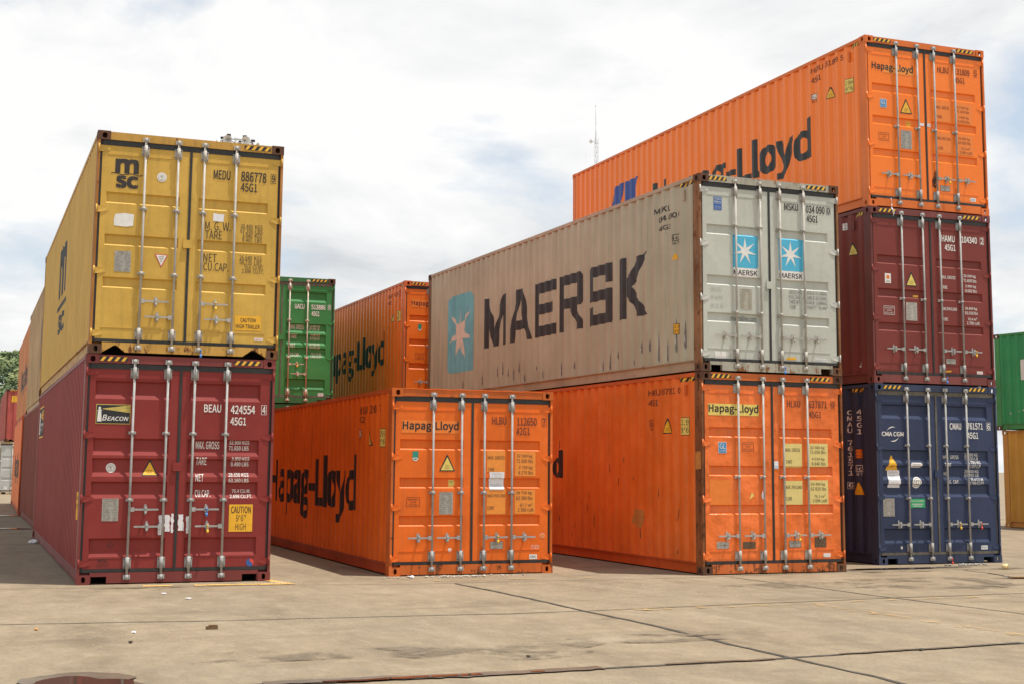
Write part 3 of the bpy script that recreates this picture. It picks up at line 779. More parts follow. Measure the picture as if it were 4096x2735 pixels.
# ------------------------------------------------------------------ containers
or_O = paint('orange_paint_a', (0.80, 0.150, 0.011), rust=0.06, streak=0.22, fade=0.10, seed=1.3, dent=0.30, low_rust=0.05)
or_Of = paint('orange_frame_a', (0.58, 0.125, 0.018), rust=0.42, streak=0.3, fade=0.2, seed=2.1, low_rust=0.08)
or_Or = paint('orange_rail_a', (0.50, 0.085, 0.018), rust=0.2, streak=0.3, fade=0.2, seed=8.1)
or_T = paint('orange_paint_b', (0.92, 0.205, 0.015), rust=0.0, streak=0.04, fade=0.04, seed=4.7, dent=0.08, rough=0.32, spec=0.42)
or_Tf = paint('orange_frame_b', (0.70, 0.165, 0.030), rust=0.32, streak=0.22, fade=0.15, seed=5.2)
or_L = paint('orange_paint_c', (0.80, 0.165, 0.022), rough=0.4, spec=0.42, rust=0.10, streak=0.26, fade=0.12, seed=7.7, dent=0.75, dent_scale=3.4, low_rust=0.08)
or_Lf = paint('orange_frame_c', (0.58, 0.14, 0.03), rust=0.45, streak=0.4, fade=0.2, seed=6.3, low_rust=0.1)
or_E = paint('orange_paint_d', (0.80, 0.168, 0.012), rough=0.36, spec=0.5, rust=0.05, streak=0.18, fade=0.10, seed=9.9)
or_Ef = paint('orange_frame_d', (0.66, 0.15, 0.035), rust=0.28, streak=0.2, fade=0.15, seed=12.9)
ye_Y = paint('mustard_paint', (0.60, 0.37, 0.068), rust=0.10, streak=0.20, fade=0.08, seed=2.9, dent=0.25, low_rust=0.07)
ye_Yf = paint('mustard_frame', (0.50, 0.28, 0.055), rust=0.48, streak=0.35, fade=0.15, seed=3.9, low_rust=0.06)
ye_Ys = paint('mustard_side', (0.60, 0.365, 0.085), rust=0.08, streak=0.35, fade=0.15, seed=6.9, dirt=(0.26, 0.14, 0.05))
ye_2 = paint('mustard_side_weathered', (0.46, 0.30, 0.14), rust=0.22, streak=0.5, fade=0.2, seed=16.9, dirt=(0.24, 0.13, 0.06))
ma_B = paint('maroon_paint', (0.255, 0.037, 0.033), spec=0.18, rust=0.03, streak=0.12, fade=0.08, seed=8.8, dent=0.2)
ma_Bf = paint('maroon_frame', (0.21, 0.042, 0.038), rust=0.22, streak=0.2, fade=0.15, seed=9.1, rustcol=(0.25, 0.10, 0.03))
ma_2 = paint('maroon_side', (0.20, 0.040, 0.026), spec=0.15, rust=0.20, streak=0.3, fade=0.15, seed=19.1)
ma_H = paint('oxblood_paint', (0.200, 0.036, 0.028), rust=0.05, streak=0.16, fade=0.10, seed=10.4, dent=0.22, rustcol=(0.28, 0.07, 0.03))
ma_Hf = paint('oxblood_frame', (0.185, 0.048, 0.042), rust=0.26, streak=0.2, fade=0.25, seed=11.4, rustcol=(0.32, 0.10, 0.05))
bl_C = paint('navy_paint', (0.030, 0.044, 0.098), rust=0.0, streak=0.14, fade=0.12, seed=12.4, dent=0.2, dirt=(0.10, 0.095, 0.09))
bl_Cf = paint('navy_frame', (0.034, 0.048, 0.095), rust=0.14, streak=0.15, fade=0.15, seed=13.4, dirt=(0.10, 0.095, 0.09))
gr_M = paint('pale_grey_paint', (0.50, 0.515, 0.455), rust=0.13, streak=0.16, fade=0.05, seed=14.2, dent=0.25, dirt=(0.25, 0.22, 0.16), low_rust=0.10)
gr_Mf = paint('pale_grey_frame', (0.43, 0.41, 0.33), rust=0.55, streak=0.5, fade=0.2, seed=15.2, rustcol=(0.23, 0.095, 0.035), low_rust=0.05)
gr_Ms = paint('beige_side_paint', (0.445, 0.432, 0.325), rust=0.14, streak=0.34, fade=0.10, seed=16.2, dirt=(0.25, 0.185, 0.105), dent=0.3, low_rust=0.03)
gr_Mr = paint('beige_rail_paint', (0.43, 0.34, 0.24), rust=0.42, streak=0.4, fade=0.15, seed=26.2, dirt=(0.27, 0.18, 0.10))
gn_G = paint('green_paint', (0.042, 0.235, 0.062), rust=0.08, streak=0.16, fade=0.12, seed=17.7, low_rust=0.12)
gn_Gf = paint('green_frame', (0.035, 0.15, 0.05), rust=0.34, streak=0.25, fade=0.15, seed=18.7)
gn_R = paint('bright_green_paint', (0.035, 0.30, 0.105), rust=0.12, streak=0.18, fade=0.14, seed=20.7)
gn_Rf = paint('bright_green_frame', (0.05, 0.26, 0.08), rust=0.45, streak=0.25, fade=0.15, seed=21.7)
ye_R = paint('ochre_paint', (0.56, 0.305, 0.052), rust=0.12, streak=0.3, fade=0.12, seed=22.7, dirt=(0.22, 0.10, 0.03))
ye_Rf = paint('ochre_frame', (0.50, 0.25, 0.055), rust=0.45, streak=0.3, fade=0.15, seed=23.7)
rd_K = paint('coral_red_paint', (0.42, 0.085, 0.070), rust=0.10, streak=0.2, fade=0.15, seed=24.7)
rd_Kf = paint('coral_red_frame', (0.36, 0.09, 0.06), rust=0.45, streak=0.3, fade=0.15, seed=25.7)
wh_K = paint('off_white_paint', (0.48, 0.49, 0.47), rust=0.10, streak=0.2, fade=0.08, seed=27.7)
wh_Kf = paint('off_white_frame', (0.50, 0.40, 0.27), rust=0.50, streak=0.3, fade=0.12, seed=28.7)
MATS['vent'] = None; del MATS['vent']

POSE = {'B': (-5.412, 17.614, 21.3), 'Y': (-5.383, 17.607, 21.45), 'O': (-1.659, 19.372, 21.3), 'L': (2.733, 19.976, 22.4), 'M': (2.726, 19.958, 22.3),
        'C': (5.865, 22.392, 21.5), 'H': (5.859, 22.397, 21.4), 'T': (5.850, 22.422, 21.0), 'E': (-2.499, 32.098, 21.3), 'G': (-6.375, 31.098, 21.3)}
ST = 0.006
Z1 = HC + 0.004
K = {}
K['B'] = container('shipping_container', 'maroon container with a lighthouse logo, on the ground under the mustard one', POSE['B'], HC, 'B', ma_B, ma_Bf, notch='R', handle='B0.93/0.715', plates='B', bar_m=galv, gasket=rubber)
K['Y'] = container('shipping_container', 'mustard yellow container with rusty corners, stacked on the maroon one with the lighthouse logo', POSE['Y'], HC, 'A', ye_Y, ye_Yf, castm=rust_m, notch='T', handle='B0.69/0.488', plates='B', bar_m=pale_bar, z=Z1, postm=paint('rusted_mustard_post', (0.36, 0.15, 0.03), rust=0.45, streak=0.4, fade=0.3, rough=0.7, seed=37, rustcol=(0.20, 0.07, 0.025), dirt=(0.16, 0.07, 0.03)))
K['O'] = container('shipping_container', 'low orange container on the ground between two stacks, paper taped to its door', POSE['O'], SH, 'S', or_O, or_Of, handle='A0.515', plates='S', rails_m=or_Or)
or_Lr = paint('orange_rail_c', (0.60, 0.115, 0.022), rust=0.2, streak=0.3, fade=0.15, seed=46)
K['L'] = container('shipping_container', 'orange container with cream yellow weight panels, under the pale grey one', POSE['L'], HC, 'A', or_L, or_Lf, castm=rust_m, handle='A0.545', plates='A', bar_m=pale_bar, postm=rust_post2, rails_m=or_Lr)
K['M'] = container('shipping_container', 'pale grey container with white stars on light blue squares and very rusty posts', POSE['M'], HC, 'M', gr_Ms, gr_Mf, gr_M, castm=rust_m, notch='R', handle='A0.525', plates='M', bar_m=pale_bar, hinge_m=plain('whitish_hinge', (0.52, 0.52, 0.48), 0.5, 0, 0.15), z=Z1, rails_m=gr_Mr, postm=rust_post)
K['C'] = container('shipping_container', 'navy blue container with a white curved logo, bottom of the three-high stack', POSE['C'], HC, 'B', bl_C, bl_Cf, notch='R', handle='A0.632', plates='B', gasket=rubber_old)
K['H'] = container('shipping_container', 'dark red container in the middle of the three-high stack, above the navy one', POSE['H'], HC, 'A', ma_H, ma_Hf, handle='A0.56', plates='A', z=Z1)
K['T'] = container('shipping_container', 'bright orange container at the very top of the three-high stack', POSE['T'], HC, 'A', or_T, or_Tf, handle='A0.56', plates='A', z=2 * Z1)
K['E'] = container('shipping_container', 'orange container in the back row, right of the green doors', POSE['E'], HC, 'A', or_E, or_Ef, handle='A0.55', plates='A', z=Z1)
K['G'] = container('shipping_container', 'green container with tan locking bars, right behind the mustard stack', POSE['G'], HC, 'B', gn_G, gn_Gf, castm=rust_m, notch='R', handle='B0.90/0.68', plates='B', bar_m=galv_warm, gasket=rubber_old, z=Z1)
K['Gb'] = container('shipping_container', 'dark green container mostly hidden, under the green one with tan bars', (-6.37, 31.13, 21.3), HC, 'A', gn_Gf, gn_Gf, castm=rust_m, bar_m=galv_warm)
K['Eb'] = container('shipping_container', 'hidden orange container carrying the orange one of the back row', (-2.49, 32.13, 21.3), HC, 'A', or_E, or_Ef)
def row_pose(key, along, lat):
    x, y, a = POSE[key]; c, s = math.cos(R(a)), math.sin(R(a))
    return (x + lat * c - along * s, y + lat * s + along * c, a)
def third(al, lat, da):
    p = row_pose('B', al, lat); return (p[0], p[1], p[2] - da)
K['B2'] = container('shipping_container', 'dark maroon container on the ground, second in the left row behind the lighthouse logo one', row_pose('B', 12.55, 0.17), HC, 'B', ma_2, ma_2, doors=False)
K['Y2'] = container('shipping_container', 'weathered tan yellow container, second in the upper left row behind the mustard one', row_pose('B', 12.50, 0.21), HC, 'A', ye_2, ye_2, castm=rust_m, doors=False, z=Z1)
K['B3'] = container('shipping_container', 'orange container on the ground at the far end of the left row', third(25.35, 0.14, 0.75), HC, 'A', or_E, or_Or, doors=False)
K['Y3'] = container('shipping_container', 'faded orange container on top at the far end of the left row', third(25.30, 0.27, 0.3), HC, 'A', paint('orange_paint_faded', (0.58, 0.22, 0.07), rust=0.1, streak=0.3, fade=0.2, seed=31), or_Ef, doors=False, z=Z1)
# background pairs
def far_pose(fx, fy, a):        # from the far-left bottom corner
    return (fx + math.sin(R(a)) * L40, fy - math.cos(R(a)) * L40, a)
K['RY'] = container('shipping_container', 'ochre yellow container with dark vertical letters on its side, at the right edge', far_pose(13.30, 37.75, 27), SH, 'S', ye_R, ye_Rf, castm=ye_Rf)
K['RG'] = container('shipping_container', 'bright green container with rusty corner at the right edge, on the ochre yellow one', far_pose(13.17, 37.78, 27), SH, 'S', gn_R, gn_Rf, castm=rust_m, z=SH + 0.004)
K['LW'] = container('shipping_container', 'off-white container with rust-stained sill far away at the left edge', (-25.32, 69.2, 21.3), SH, 'S', wh_K, wh_Kf, notch='R', handle='B0.6/0.6', plates='B', bar_m=galv_warm)
K['LR'] = container('shipping_container', 'coral red container showing its ribbed end far away at the left edge', (-25.15, 69.22, 21.3), SH, 'S', rd_K, rd_Kf, castm=rust_m, notch='T', end_front=True, z=SH + 0.004)

FS = {k: front_panel(k) for k in BANDS}
LS = left_side()

# ---- maroon, lighthouse logo
r, d = K['B']; P = FS['B']; wm = white
A = Art(P); A.rect((.157, 2.010, .581, 2.260), yellow if False else lemon, 0); A.rect((.163, 2.017, .575, 2.253), black, 1)
lx = .200
for pts in ([(lx - .028, 2.04), (lx + .028, 2.04), (lx + .020, 2.17), (lx - .020, 2.17)], [(lx - .026, 2.172), (lx + .026, 2.172), (lx + .026, 2.186), (lx - .026, 2.186)], [(lx - .014, 2.187), (lx + .014, 2.187), (lx + .014, 2.212), (lx - .014, 2.212)], [(lx - .02, 2.213), (lx + .02, 2.213), (lx, 2.232)]): A.poly(pts, wm, 2)
for i in range(5):
    a0 = 2.188 + .0035 * i; A.poly([(.236, 2.198 + .0012 * i), (.572, 2.160 + .020 * i - .004), (.572, 2.174 + .020 * i - .004), (.236, 2.1992 + .0012 * i)], lemon, 2)
A.text('B', (.234, 2.052, .292, 2.128), wm, 2, 0.05, 0.25); A.text('EACON', (.296, 2.052, .560, 2.106), wm, 2, 0.05, 0.22); A.build('lighthouse_logo', d[0])
number(P, d[1], [('BEAU', (1.512, 2.184, 1.734, 2.287)), ('424554', (1.859, 2.17, 2.180, 2.283)), ('45G1', (1.859, 2.021, 2.065, 2.125))], ('4', (2.262, 2.165, 2.333, 2.293)), wm)
weights(P, d[1], [('MAX. GROSS', (1.427, 1.708, 1.730, 1.807)), ('32.500 KGS', (1.859, 1.771, 2.123, 1.821)), ('71.650 LBS', (1.856, 1.694, 2.117, 1.750)), ('TARE', (1.434, 1.501, 1.572, 1.598)), ('3.850 KGS', (1.891, 1.556, 2.125, 1.608)), ('8.490 LBS', (1.889, 1.487, 2.121, 1.539)), ('NET', (1.433, 1.290, 1.536, 1.384)), ('28.650 KGS', (1.858, 1.349, 2.121, 1.400)), ('63.160 LBS', (1.861, 1.277, 2.122, 1.327)), ('CU.CAP.', (1.436, 1.087, 1.633, 1.179)), ('76.4 CU.M.', (1.913, 1.141, 2.157, 1.188)), ('2.698 CU.FT.', (1.884, 1.073, 2.178, 1.118))], wm)
def round_sticker(P, c, rr, d):
    A = Art(P); A.disc(c, rr, white, 0); 
    A.disc(c, rr * .72, plate_m, 1); A.disc(c, rr * .64, white, 2)
    for a in range(5): A.poly([(c[0], c[1] + rr * .1), (c[0] + rr * .5 * math.cos(R(20 + a * 35)), c[1] + rr * .1 + rr * .34 * math.sin(R(20 + a * 35))), (c[0] + rr * .42 * math.cos(R(34 + a * 35)), c[1] + rr * .05 + rr * .34 * math.sin(R(34 + a * 35)))], plate_ink, 3)
    A.rect((c[0] - rr * .06, c[1] - rr * .5, c[0] + rr * .06, c[1] + rr * .1), plate_ink, 3); A.build('round_sticker', d)
round_sticker(P, (.370, 1.456), .061, d[0])
triangle(P, (.742, 1.356, .963, 1.560), d[0], fill=amber)
data_plate(P, (.280, .786, .482, 1.070), d[0])
A = Art(P); A.rect((1.880, .640, 2.188, .992), amber, 0); A.text('CAUTION', (1.907, .879, 2.164, .968), ink, 1, .03); A.text('9\'6"', (1.972, .774, 2.101, .858), ink, 1); A.text('HIGH', (1.968, .662, 2.104, .745), ink, 1); A.build('caution_label', d[1])
A = Art(P); A.disc((2.172, .243), .051, blue, 0); A.poly([(2.172, .294)] + [(2.172 + .051 * math.cos(R(90 - a)), .243 + .051 * math.sin(R(90 - a))) for a in range(15, 136, 12)] + [(2.200, .240), (2.172, .252), (2.165, .275)], red_st, 1); A.build('round_sticker', d[1])
rnd = random.Random(4)
for k_, us in ((0, [(.985, 1.045), (1.06, 1.125), (1.142, 1.175)]), (1, [(1.232, 1.300), (1.330, 1.385)])):
    A = Art(P)
    for (ua, ub) in us:
        n = 8; top = rnd.uniform(.84, .91); bot = rnd.uniform(.60, .68)
        pts = [(ua + rnd.uniform(-.006, .010), bot + (top - bot) * i / n) for i in range(n + 1)] + [(ub + rnd.uniform(-.012, .008), top - (top - bot) * i / n) for i in range(n + 1)]
        A.poly(pts, paper_m, 0)
    A.build('torn_tape', d[k_])
A = Art(P); A.text('MSC', (.259, .272, .382, .322), black, 0, -0.01); A.text('12/11', (.235, .214, .385, .258), black, 0, -0.01, .2); A.disc((.40, .485), .038, black, 0); A.disc((.40, .485), .033, ma_B, 1); A.text('S', (.385, .465, .415, .505), black, 2, 0, .3); A.build('chalk_scrawl', d[0])
front_haz(r, HC, [(.172, .52), (1.88, 2.232)])
A = Art(LS); A.rect((-.585, .787, -.42, 1.143), amber, 0); A.text('CAUTION', (-.57, 1.04, -.435, 1.09), ink, 1); A.text('9\'6"', (-.54, .93, -.46, .99), ink, 1); A.build('caution_label', r)
A = Art(LS); a = (-11.58, 2.04, -10.05, 2.595); A.rect(a, black, 0)
A.rect((a[0], a[1] - .03, a[2], a[1]), yellow, 0); A.rect((a[0], a[3], a[2], a[3] + .03), yellow, 0)
for i in range(5): A.poly([(-11.25, 2.44 + .004 * i), (-10.1, 2.34 + .05 * i - .012), (-10.1, 2.34 + .05 * i + .02), (-11.25, 2.443 + .004 * i)], yellow, 1)
A.rect((-11.5, 2.08, -11.36, 2.52), wm, 1); A.text('BEACON', (-11.28, 2.10, -10.12, 2.30), wm, 1, 0.02, .2); A.build('lighthouse_logo', r)

# ---- mustard
r, d = K['Y']; P = FS['A']
A = Art(P); A.text('m', (.236, 2.355, .533, 2.548), ink, 0, 0.16)
wv = [(.187 + .40 * i / 24, 2.338 + .010 * math.sin(2 * math.pi * i / 12)) for i in range(25)]
for i in range(24): A.poly([wv[i], wv[i + 1], (wv[i + 1][0], wv[i + 1][1] + .012), (wv[i][0], wv[i][1] + .012)], ink, 0)
A.text('sc', (.247, 2.158, .536, 2.325), ink, 0, 0.16); A.build('shipping_logo', d[0])
round_sticker(P, (.833, 2.343), .063, d[0])
A = Art(P); A.poly([(.25, 1.66), (.40, 1.652), (.49, 1.67), (.497, 1.82), (.38, 1.832), (.262, 1.812), (.244, 1.74)], plate_m if False else white, 0); A.build('torn_label', d[0])
data_plate(P, (.275, 1.063, .479, 1.332), d[0])
A = Art(P); A.poly([(.778, 1.320), (.865, 1.142), (.95, 1.316)], red_st, 0); A.poly([(.795, 1.310), (.865, 1.165), (.933, 1.307)], white, 1)
for i in range(4): A.rect((.83 + .008 * i, 1.285 - .022 * i, .90 - .008 * i, 1.291 - .022 * i), plate_ink, 2)
A.build('warning_sticker', d[0])
number(P, d[1], [('MEDU', (1.505, 2.375, 1.727, 2.502)), ('886778', (1.872, 2.374, 2.212, 2.513)), ('45G1', (1.872, 2.236, 2.092, 2.354))], ('9', (2.272, 2.378, 2.343, 2.508)), ink)
A = Art(P); A.poly([(1.516, 1.81), (1.655, 1.807), (1.664, 1.91), (1.60, 1.905), (1.52, 1.917)], paper_m, 0); A.build('torn_label', d[1])
weights(P, d[1], [('M. G. W.', (1.416, 1.683, 1.752, 1.80)), ('TARE', (1.420, 1.567, 1.642, 1.676)), ('30.480  KGS', (1.885, 1.737, 2.180, 1.795)), ('67.200  LBS', (1.885, 1.674, 2.181, 1.733)), ('3.840  KGS', (1.911, 1.614, 2.179, 1.672)), ('8.465  LBS', (1.913, 1.555, 2.176, 1.612)), ('NET', (1.410, 1.26, 1.581, 1.368)), ('CU.CAP.', (1.412, 1.141, 1.741, 1.250)), ('26.640  KGS', (1.884, 1.312, 2.182, 1.371)), ('58.735  LBS', (1.884, 1.250, 2.179, 1.309)), ('76.4  CU.MT.', (1.948, 1.193, 2.213, 1.249)), ('2.698  CU.FT.', (1.920, 1.134, 2.215, 1.190))], ink, 0.004)
A = Art(P); A.rect((1.849, .372, 2.195, .562), amber, 0); A.text('CAUTION', (1.922, .479, 2.124, .533), ink, 1, 0.04); A.text('HIGH TRAILER', (1.863, .394, 2.181, .452), ink, 1, 0.04); A.build('caution_label', d[1])
small_label(P, (2.114, .236, 2.227, .277), d[1], 'SINGAMAS', white, red_st)
front_haz(r, HC, [(1.901, 2.255)])
A = Art(LS); A.text('m', (-7.0, 1.43, -5.40, 2.30), letter_dark, 0, .16)
A.rect((-7.25, 1.22, -5.2, 1.30), letter_dark, 0); A.text('sc', (-6.95, .79, -5.45, 1.12), letter_dark, 0, .16); A.build('shipping_logo', r)
# ---- low orange
r, d = K['O']; P = FS['S']
def two_leaf_text(P, d, s, a, m, rect=None, rm=None, bold=0.05):
    A = Art(P)
    if rect: A.rect(rect, rm, 0)
    A.text(s, a, m, 1 if rect else 0, bold); A.build('company_lettering', d)
two_leaf_text(P, d[0], 'Hapag-Lloyd', (.167, 1.982, .995, 2.138), ink, (.157, 1.969, 1.005, 2.146), orange_lbl)
number(P, d[1], [('HLBU', (1.502, 2.105, 1.718, 2.215)), ('112650', (1.886, 2.097, 2.192, 2.212)), ('42G1', (1.874, 1.960, 2.084, 2.067))], ('7', (2.272, 2.088, 2.345, 2.218)), brown_txt)
A = Art(P); A.rect((.318, 1.62, .404, 1.714), teal_st, 0); A.disc((.361, 1.620), .043, white, 0, a0=180, a1=360); A.disc((.361, 1.625), .030, teal_st, 1); A.rect((.335, 1.614, .387, 1.626), white, 2); A.build('sticker', d[0])
triangle(P, (.712, 1.439, .951, 1.666), d[0], fill=lemon)
A = Art(P); A.poly([(.862, 1.224), (.935, 1.224), (.957, 1.272), (.935, 1.319), (.862, 1.319)], lemon, 0); A.text('TIR', (.874, 1.28, .918, 1.306), ink, 1); A.build('sticker', d[0])
repair_box(P, (.243, .946, .435, 1.077), d[0], brown_txt)
data_plate(P, (.721, .839, .923, 1.150), d[0])
A = Art(P)
for a in ((1.428, 1.434, 1.703, 1.728), (1.428, .839, 1.714, 1.193), (1.859, 1.376, 2.175, 1.721), (1.856, .842, 2.171, 1.181)): A.rect(a, orange_lbl2, 0)
for t, a in [('MAX. GROSS', (1.439, 1.611, 1.697, 1.661)), ('TARE', (1.444, 1.446, 1.543, 1.492)), ('MAX.PAYLOAD', (1.441, 1.076, 1.710, 1.124)), ('CUBE', (1.443, .904, 1.542, .951)), ('32 500 kg', (1.880, 1.630, 2.129, 1.690)), ('71 650 lbs', (1.880, 1.566, 2.136, 1.622)), ('3 750 kg', (1.914, 1.467, 2.130, 1.526)), ('8 270 lbs', (1.911, 1.401, 2.137, 1.455)), ('28 750 kg', (1.877, 1.106, 2.122, 1.163)), ('63 380 lbs', (1.878, 1.040, 2.129, 1.095)), ('67.7 m³', (1.937, .941, 2.130, .995)), ('2 390 cuft', (1.905, .872, 2.150, .928))]: A.text(t, a, ink, 1, 0.02)
A.build('weight_lettering', d[1])
def paper_sheet(P, a, d, seed):
    rnd = random.Random(seed); x0, y0, x1, y1 = a; A = Art(P); n = 5
    for i in range(n):
        va, vb_ = y0 + (y1 - y0) * i / n, y0 + (y1 - y0) * (i + 1) / n
        A.poly([(x0 + rnd.uniform(0, .008), va), (x1 - rnd.uniform(0, .01), va), (x1 - rnd.uniform(0, .01), vb_), (x0 + rnd.uniform(0, .008), vb_)], paper_m, 3)
        if i in (1, 3, 4):
            for j in range(3): A.rect((x0 + .03, va + .008 + .011 * j, x1 - .03 - .03 * (j == 2), va + .0105 + .011 * j), plate_m, 5)
    A.build('paper_sheet', d)
paper_sheet(P, (1.463, 1.181, 1.699, 1.433), d[1], 2)
acep(P, (1.487, .350, 1.682, .454), d[1]); small_label(P, (2.086, .201, 2.206, .268), d[1], 'CIMC')
A = Art(P); A.disc((.884, .346), .028, white, 0); A.build('paint_spot', d[0])
A = Art(P); A.text('7/22', (2.111, .336, 2.235, .40), white, 0, -.02, .3); A.disc((2.285, .53), .034, white, 0); A.disc((2.285, .53), .029, orange_lbl, 1); A.build('chalk_scrawl', d[1])
A = Art(LS); A.text('Hapag-Lloyd', (-8.22, .60, -1.91, 1.676), letter_grey, 0, .06); A.build('company_lettering', r)
A = Art(LS); A.text('HLBU 112650 7', (-1.72, 2.27, -.70, 2.385), brown_txt, 0, .04); A.text('42G1', (-1.72, 2.145, -1.43, 2.24), brown_txt, 0, .04); A.build('number_lettering', r)
ic_mark(LS, r, 1.78, 1.86, 1.64, 2.04, brown_txt, white)
a = (-1.315, 1.80, -1.05, 2.03); triangle(LS, a, r, fill=lemon); height_box(LS, r, .64, 1.774, .43, 2.035, '2.59', "8'6", lemon)
bm = bmesh.new()      # hem of the roof sheet above the header
for i in range(22):
    u0, u1 = .165 + 2.108 * i / 22, .165 + 2.108 * (i + 1) / 22; zz_ = SH - .012 + .004 * math.sin(i * 1.7)
    box(bm, u0 - W / 2, u1 - W / 2 - .0005, -L40 / 2 + .002, -L40 / 2 + .16, zz_, zz_ + .012)
link_mesh('roof_lip', bm, or_O, r)
# ---- orange with cream panels
r, d = K['L']; P = FS['A']
two_leaf_text(P, d[0], 'Hapag-Lloyd', (.133, 2.283, .969, 2.434), ink, (.125, 2.270, .977, 2.437), lemon)
number(P, d[1], [('HLXU', (1.465, 2.412, 1.697, 2.512)), ('637871', (1.847, 2.409, 2.169, 2.517)), ('45G1', (1.849, 2.261, 2.065, 2.363))], ('0', (2.239, 2.408, 2.314, 2.524)), brown_txt)
gl_sticker(P, (.289, 1.727, .424, 1.886), d[0]); repair_box(P, (.687, 1.759, .883, 1.890), d[0], brown_txt)
A = Art(P)
for a in ((1.409, 1.525, 1.711, 1.878), (1.832, 1.535, 2.167, 1.884), (1.407, .986, 1.710, 1.335), (1.834, .993, 2.162, 1.344)): A.rect(a, plain('cream_panel', (0.70, 0.56, 0.20), 0.55, 0, 0.08), 0)
for t, a in [('MAX. GROSS', (1.428, 1.760, 1.677, 1.813)), ('TARE', (1.430, 1.589, 1.536, 1.640)), ('MAX. PAYLOAD', (1.422, 1.217, 1.697, 1.269)), ('CUBE', (1.424, 1.049, 1.528, 1.103)), ('32 500 kg', (1.855, 1.793, 2.113, 1.849)), ('71 650 lbs', (1.853, 1.733, 2.128, 1.787)), ('4 010 kg', (1.884, 1.627, 2.109, 1.680)), ('8 840 lbs', (1.880, 1.563, 2.124, 1.616)), ('28 490 kg', (1.856, 1.258, 2.111, 1.311)), ('62 810 lbs', (1.855, 1.194, 2.126, 1.247)), ('76.3 m³', (1.915, 1.089, 2.110, 1.139)), ('2 694 cuft', (1.886, 1.021, 2.141, 1.075))]: A.text(t, a, ink, 1, 0.02)
A.build('weight_lettering', d[1])
A = Art(P); A.rect((.137, .975, .50, 1.34), orange_lbl, 0); A.build('repainted_patch', d[0])
A = Art(P); A.rect((.246, .368, .446, .465), plate_m, 0); A.text('INSPECTED', (.30, .405, .40, .425), plate_ink, 1); A.build('inspection_plate', d[0])
data_plate(P, (.681, .362, .893, .461), d[0], brown_plate, 5); data_plate(P, (1.907, .366, 2.111, .511), d[1], brown_plate, 6); acep(P, (1.464, .368, 1.666, .466), d[1])
small_label(P, (2.057, .221, 2.180, .278), d[1], None)
A = Art(P); A.rect((1.228, 1.508, 1.300, 1.62), paper_m, 0); A.rect((1.234, 1.52, 1.294, 1.55), plain('pale_blue_paper', (.42, .55, .66), .8), 1); A.build('paper_tag', d[1])
A = Art(P); A.poly([(1.00, 1.12), (1.03, 1.20), (1.04, 1.14), (1.045, 1.06), (1.02, 1.07)], paper_m, 0); A.poly([(.80, 1.06), (.84, 1.17), (.88, 1.12)], lemon, 0); A.build('torn_label', d[0])
front_haz(r, HC, [(.165, .50), (1.866, 2.216)])
A = Art(LS); A.text('Hapag-Lloyd', (-9.05, 1.185, -4.875, 1.81), letter_grey, 0, .06); A.build('company_lettering', r)
A = Art(LS); A.text('HLXU 637871 0', (-1.64, 2.605, -.69, 2.70), brown_txt, 0, .04); A.text('45G1', (-1.64, 2.45, -1.34, 2.545), brown_txt, 0, .04); A.build('number_lettering', r)
ic_mark(LS, r, 1.62, 2.08, 1.49, 2.24, brown_txt); triangle(LS, (-1.175, 2.02, -.935, 2.25), r, fill=amber); height_box(LS, r, .625, 1.985, .42, 2.25, '2.9', "9'6", lemon)
A = Art(LS); A.poly([(-2.20, .66), (-2.05, .56), (-1.90, .60), (-1.84, .74), (-1.87, .86), (-2.15, .88)], plain('ochre_patch', (.52, .21, .045), .6), 0); A.build('repainted_patch', r)
A = Art(LS); rn_ = random.Random(12)
for i in range(20):
    l_ = PH + PITCH * rn_.randint(2, 22) - rn_.uniform(0.0, .06); v_ = rn_.uniform(.25, 2.2) if i % 2 else rn_.uniform(.2, .9); hh = rn_.uniform(.03, .22)
    A.poly([(-l_, v_), (-l_ + rn_.uniform(.006, .018), v_ + .01), (-l_ + rn_.uniform(.004, .014), v_ + hh), (-l_ + .002, v_ + hh * .8)], rust_m, 0)
A.build('rust_scrape', r)
side_haz(r, HC, .22, .70)
A = Art(dict(sb=[], vb=[], at=lambda s, v, o: (-W / 2 + .006 - o, -L40 / 2 - s, v))); A.poly([(-.19, 1.49), (-.03, 1.50), (-.035, 1.74), (-.10, 1.755), (-.19, 1.73)], plain('ochre_patch', (.52, .21, .045), .6), 0); A.build('repainted_patch', r)
# ---- pale grey
r, d = K['M']; P = FS['M']
def star(A, c, R1, R2, m, layer, n=7, sx=1.0):
    pts = []
    for i in range(2 * n):
        q = R1 if i % 2 == 0 else R2; t = R(90) + math.pi * i / n; pts.append((c[0] + sx * q * math.cos(t), c[1] + q * math.sin(t)))
    for i in range(n):
        A.poly([c, pts[(2 * i - 1) % (2 * n)], pts[2 * i], pts[2 * i + 1]], m, layer)
for k_, sx0 in ((0, .575), (1, 1.368)):
    A = Art(P); A.poly([(sx0, 1.535), (sx0 + .40, 1.535), (sx0 + .432, 1.565), (sx0 + .432, 2.025), (sx0, 2.025)], starblue, 0); A.rect((sx0, 1.393, sx0 + .428, 1.534), white, 0)
    star(A, (sx0 + .206, 1.785), .205, .058, white, 1, 7, 1.02); A.text('MAERSK', (sx0 + .008, 1.425, sx0 + .416, 1.503), ink, 1, 0.05); A.build('star_logo', d[k_])
A = Art(P); A.rect((.257, 2.37, .394, 2.567), blue, 0); A.rect((.265, 2.548, .386, 2.552), white, 1); A.text("Lloyd's", (.272, 2.515, .38, 2.543), white, 1, .03); A.text('Register', (.268, 2.478, .384, 2.510), white, 1, .03); A.rect((.265, 2.468, .386, 2.472), white, 1)
